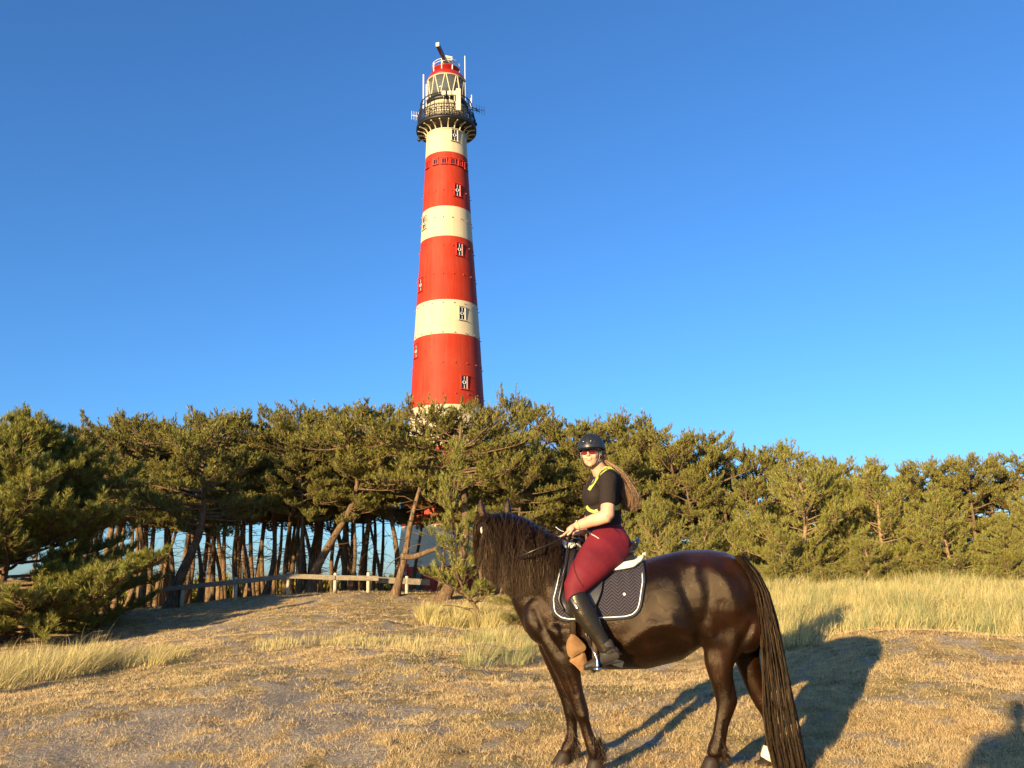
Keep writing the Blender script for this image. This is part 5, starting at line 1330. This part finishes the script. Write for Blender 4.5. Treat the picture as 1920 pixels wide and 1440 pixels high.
# ---- lips, teeth
def oncast(x_, z_, off=.002):
    o_ = hl(x_, .4, z_); h = pbv2.ray_cast(o_, -hf, .6); return (h[0]+hf*off) if h[0] else hl(x_, .09, z_)
pbv2 = bvh_of(pbody)
bm = bmesh.new(); tube(bm, catmull([oncast(-.027, -.044), oncast(-.014, -.050), oncast(0, -.0485), oncast(.014, -.050), oncast(.027, -.044)], 14), [.0015]+[.0032]*13+[.0015], 6)
tube(bm, catmull([oncast(-.025, -.047), oncast(-.013, -.060), oncast(0, -.063), oncast(.013, -.060), oncast(.025, -.047)], 14), [.0015]+[.0038]*13+[.0015], 6)
from_bm('lips', bm, mat('lip', (.46, .17, .12), .45), rider, True)
bm = bmesh.new(); tube(bm, [oncast(-.019, -.052), oncast(0, -.056), oncast(.019, -.052)], .0026, 6); from_bm('teeth', bm, mat('teeth', (.75, .70, .60), .3), rider, True)
# eyes behind the glasses
for s_ in (-1, 1):
    bm = bmesh.new(); blob(bm, hl(s_*.031, .070, .004), (.012, .012, .009), HR, 12); from_bm('eye', bm, mat('eye', (.12, .10, .09), .2), rider, True)
# ---- sunglasses
sg_ = bpy.data.objects.new('sunglasses', None); COL.objects.link(sg_); sg_.parent = rider
M_lens = mat('red_mirror_lens', (.22, .010, .006), .10, .3); n = N(M_lens); M_frame = mat('black_frame', (.01, .01, .01), .25)
for s_ in (-1, 1):
    bm = bmesh.new(); pts = []
    for x_, z_ in ((-.026, .015), (.024, .016), (.027, .002), (.018, -.016), (-.002, -.020), (-.020, -.014)):
        xx = s_*.033+x_*s_*-1; pts.append((xx, z_))
    cen_ = [hl(x_, .104-.35*abs(x_)-3.0*x_*x_, z_+.004) for x_, z_ in pts]
    P_ = catmull(cen_+[cen_[0]], 28)[:-1]; f1 = [bm.verts.new(p) for p in P_]; f2 = [bm.verts.new(p-hf*.004) for p in P_]
    bm.faces.new(f1); bm.faces.new(f2[::-1])
    for j in range(28): bm.faces.new((f1[j], f1[(j+1) % 28], f2[(j+1) % 28], f2[j]))
    from_bm('lens', bm, M_lens, sg_)
    bm = bmesh.new(); tube(bm, P_+[P_[0]], .0022, 6, False); tube(bm, [hl(s_*.058, .072, .014), hl(s_*.083, .03, .010), hl(s_*.082, -.02, .006)], .0028, 6); from_bm('frame', bm, M_frame, sg_, True)
bm = bmesh.new(); tube(bm, [hl(-.010, .106, .014), hl(0, .108, .016), hl(.010, .106, .014)], .0025, 6); from_bm('bridge', bm, M_frame, sg_, True)
# ---- helmet
M_helm = mat('matt_black_helmet', (.016, .018, .022), .42, spec=.5); n = N(M_helm); n.rough(n.ramp(n.noise(n.coord(), 6, 3), [(.3, G3(.36)), (.7, G3(.55))]))
hm = bpy.data.objects.new('helmet', None); COL.objects.link(hm); hm.parent = rider
hrot = Matrix.Rotation(0, 3, 'X')
def hsurf(th, ph, k=1.0):
    # th azimuth from her right, ph from rim (0) up
    x_ = cos(th)*cos(ph)*.113*k; y_ = sin(th)*cos(ph)*.137*k-.012; z_ = sin(ph)*.130*k+.028
    rim = -.006-.020*max(0, -sin(th))+.008*max(0, sin(th))
    return hl(x_, y_, z_+rim*(1-ph/(pi/2)))
bm = bmesh.new(); nA, nP = 48, 14; grid = [[bm.verts.new(hsurf(2*pi*i/nA, (pi/2)*j/nP)) for i in range(nA)] for j in range(nP)]; topv = bm.verts.new(hsurf(0, pi/2))
for j in range(nP-1):
    for i in range(nA): bm.faces.new((grid[j][i], grid[j][(i+1) % nA], grid[j+1][(i+1) % nA], grid[j+1][i]))
for i in range(nA): bm.faces.new((grid[-1][i], grid[-1][(i+1) % nA], topv))
bmesh.ops.recalc_face_normals(bm, faces=bm.faces); bmesh.ops.solidify(bm, geom=bm.faces[:], thickness=.012)
from_bm('shell', bm, M_helm, hm, True)
bm = bmesh.new(); pk = []
for i in range(21):
    th = pi/2+(i-10)/10*radians(68); inn = hsurf(th, .04, 1.0); ext = .040*cos((i-10)/10*pi/2)**.8
    o_ = hl(cos(th)*(.113+ext*.35), sin(th)*(.137+ext)-.012, .026-ext*.15); pk.append((inn, o_))
vt = [(bm.verts.new(a+hup*.004), bm.verts.new(b)) for a, b in pk]
for a, b in zip(vt, vt[1:]): bm.faces.new((a[0], a[1], b[1], b[0]))
bmesh.ops.solidify(bm, geom=bm.faces[:], thickness=.006); from_bm('peak', bm, M_helm, hm, True)
# raised ridges and vent
bm = bmesh.new()
for s_ in (-.5, -.18, .18, .5):
    tube(bm, catmull([hsurf(pi/2+s_*1.2, .35, 1.008), hsurf(pi/2+s_*.9, .8, 1.01), hsurf(pi/2+s_*.8, 1.2, 1.008)], 12), .0022, 6)
tube(bm, catmull([hsurf(pi/2-.35, .27, 1.008), hsurf(pi/2, .36, 1.012), hsurf(pi/2+.35, .27, 1.008)], 10), .003, 6)
from_bm('vent_ridge', bm, M_frame, hm, True)
for a in (.30, -.30): bm = bmesh.new(); blob(bm, hsurf(pi/2+a, .45, 1.0), (.016, .004, .008), HR, 12); from_bm('vent', bm, M_frame, hm, True)
# chin straps
bm = bmesh.new()
for s_ in (-1, 1):
    tube(bm, catmull([hl(s_*.083, .030, .02), hl(s_*.076, .035, -.04), hl(s_*.050, .046, -.095), hl(0, .062, -.122)], 14), .0055, 6)
    tube(bm, catmull([hl(s_*.086, -.035, .01), hl(s_*.080, .0, -.035), hl(s_*.072, .030, -.055)], 10), .005, 6)
from_bm('chin_strap', bm, M_frame, hm, True)
# ---- hair: ponytail over the back
rs = R7(51); Nn = 4200; S = 16; L_ = np.zeros((Nn, S, 3)); t = np.linspace(0, 1, S)
key = [np.array(hp(*k)) for k in ((1132, 863, -.02), (1147, 873, .0), (1162, 890, -.01), (1173, 914, -.02), (1180, 937, -.03), (1178, 958, -.04))]
for i in range(Nn):
    ox, oy = rs.randn()*.5, rs.randn()*.5; ln = 1-.25*rs.rand()**2; pts = []
    for k in range(S):
        v = t[k]*ln; c_ = np.array([np.interp(v, np.linspace(0, 1, 6), [q[j] for q in key]) for j in range(3)])
        wv_ = .015+.047*min(1, v*1.5)*(1-.5*max(0, v-.75)*4)
        pts.append(c_+np.array([ox*wv_+.016*v*sin(v*15+round(ox*2.6)*2.3+round(oy*2)*1.3), oy*wv_*1.2, -ox*wv_*.25]))
    L_[i] = np.array(pts)
for _ in range(2): L_[:, 1:-1] = (L_[:, :-2]+2*L_[:, 1:-1]+L_[:, 2:])/4
# flyaway strands
L2 = L_[:160].copy(); L2 += (rs.randn(160, 1, 3)*.018)*np.linspace(0, 1, S)[None, :, None]+np.array([.03, 0, .01])*np.linspace(0, 1, S)[None, :, None]**2
strands('ponytail', np.concatenate([L_, L2]), .0028, M_rh, rider, rs)
Nn = 260; L_ = np.zeros((Nn, 8, 3)); t = np.linspace(0, 1, 8)
for i in range(Nn):
    a = hl(-.082+rs.randn()*.006, -.02-rs.rand()*.06, .01); b = Vector(key[0])+Vector((rs.randn()*.012, rs.randn()*.012, rs.randn()*.01))
    for k in range(8): L_[i, k] = np.array(a.lerp(b, t[k]))+np.array([.012, -.006, 0])*sin(pi*t[k])
strands('hair', L_, .004, M_rh, rider, rs)
# riding whip hanging from the hand
whip = thing('riding_whip', 'thin dark riding whip held against the saddle pad', 'whip', tuple(hp(1066, 1004, -.22)))
bm = bmesh.new(); tube(bm, [hp(1068, 998, -.235), hp(1065, 1012, -.28), hp(1060, 1060, -.36), hp(1048, 1105, -.385)], [.010, .008, .0045, .003], 8); from_bm('shaft', bm, M_leather, whip, True)
bm = bmesh.new(); tube(bm, catmull([hp(1058, 997, -.26), hp(1050, 994, -.27), hp(1042, 988, -.28)], 8), .0025, 5); from_bm('wrist_loop', bm, M_pipe, whip, True)

# ================================================================== companion beside the camera (casts the shadow at lower right)
M_cloth = mat('blue_jeans', (.05, .07, .14), .8); M_jack = mat('grey_jacket', (.18, .18, .18), .8)
cx, cy = -1.42, -1.35; cz = g1(cx, cy)
comp = thing('person', 'companion in grey jacket standing just left of the photographer', 'person', (cx, cy, cz))
bm = bmesh.new()
loft(bm, [((cx, cy, cz+.95), .12, .16), ((cx, cy, cz+1.15), .11, .14), ((cx, cy, cz+1.35), .12, .19), ((cx, cy, cz+1.46), .07, .12)], 20, side=(1, 0, 0))
loft(bm, [((cx, cy, cz+1.45), .055, .055), ((cx, cy+.01, cz+1.56), .05, .05)], 14, side=(1, 0, 0)); blob(bm, (cx, cy+.02, cz+1.66), (.075, .095, .115)); blob(bm, (cx, cy+.115, cz+1.65), (.012, .016, .02))
for s_ in (-1, 1):
    loft(bm, [((cx+s_*.19, cy, cz+1.41), .05, .05), ((cx+s_*.27, cy+.06, cz+1.15), .042, .042), ((cx+s_*.16, cy+.28, cz+1.25), .032, .032), ((cx+s_*.09, cy+.33, cz+1.36), .022, .03)], 14, side=(1, 0, 0))
    for j in range(4): loft(bm, [((cx+s_*(.085-.018*j*.4), cy+.34, cz+1.38+.016*j), .009, .009), ((cx+s_*(.04), cy+.36, cz+1.40+.016*j), .007, .007)], 8, side=(0, 1, 0))
    loft(bm, [((cx+s_*.09, cy, cz+.95), .09, .09), ((cx+s_*.11, cy+.02, cz+.5), .06, .06), ((cx+s_*.12, cy, cz+.08), .04, .04), ((cx+s_*.12, cy+.1, cz+.04), .035, .045)], 16, side=(1, 0, 0))
fuse('body', bm, .010, 3, M_skin, comp)
bm = bmesh.new(); loft(bm, [((cx, cy, cz+.88), .15, .2), ((cx, cy, cz+1.15), .145, .18), ((cx, cy, cz+1.35), .145, .22), ((cx, cy, cz+1.47), .08, .13)], 20, side=(1, 0, 0))
for s_ in (-1, 1): loft(bm, [((cx+s_*.18, cy, cz+1.42), .07, .07), ((cx+s_*.28, cy+.06, cz+1.14), .06, .06), ((cx+s_*.17, cy+.26, cz+1.24), .05, .05)], 14, side=(1, 0, 0))
fuse('jacket', bm, .012, 3, M_jack, comp)
bm = bmesh.new()
for s_ in (-1, 1): loft(bm, [((cx+s_*.085, cy, cz+.97), .11, .11), ((cx+s_*.11, cy+.02, cz+.5), .085, .085), ((cx+s_*.12, cy, cz+.1), .06, .06)], 16, side=(1, 0, 0))
fuse('trousers', bm, .012, 3, M_cloth, comp)
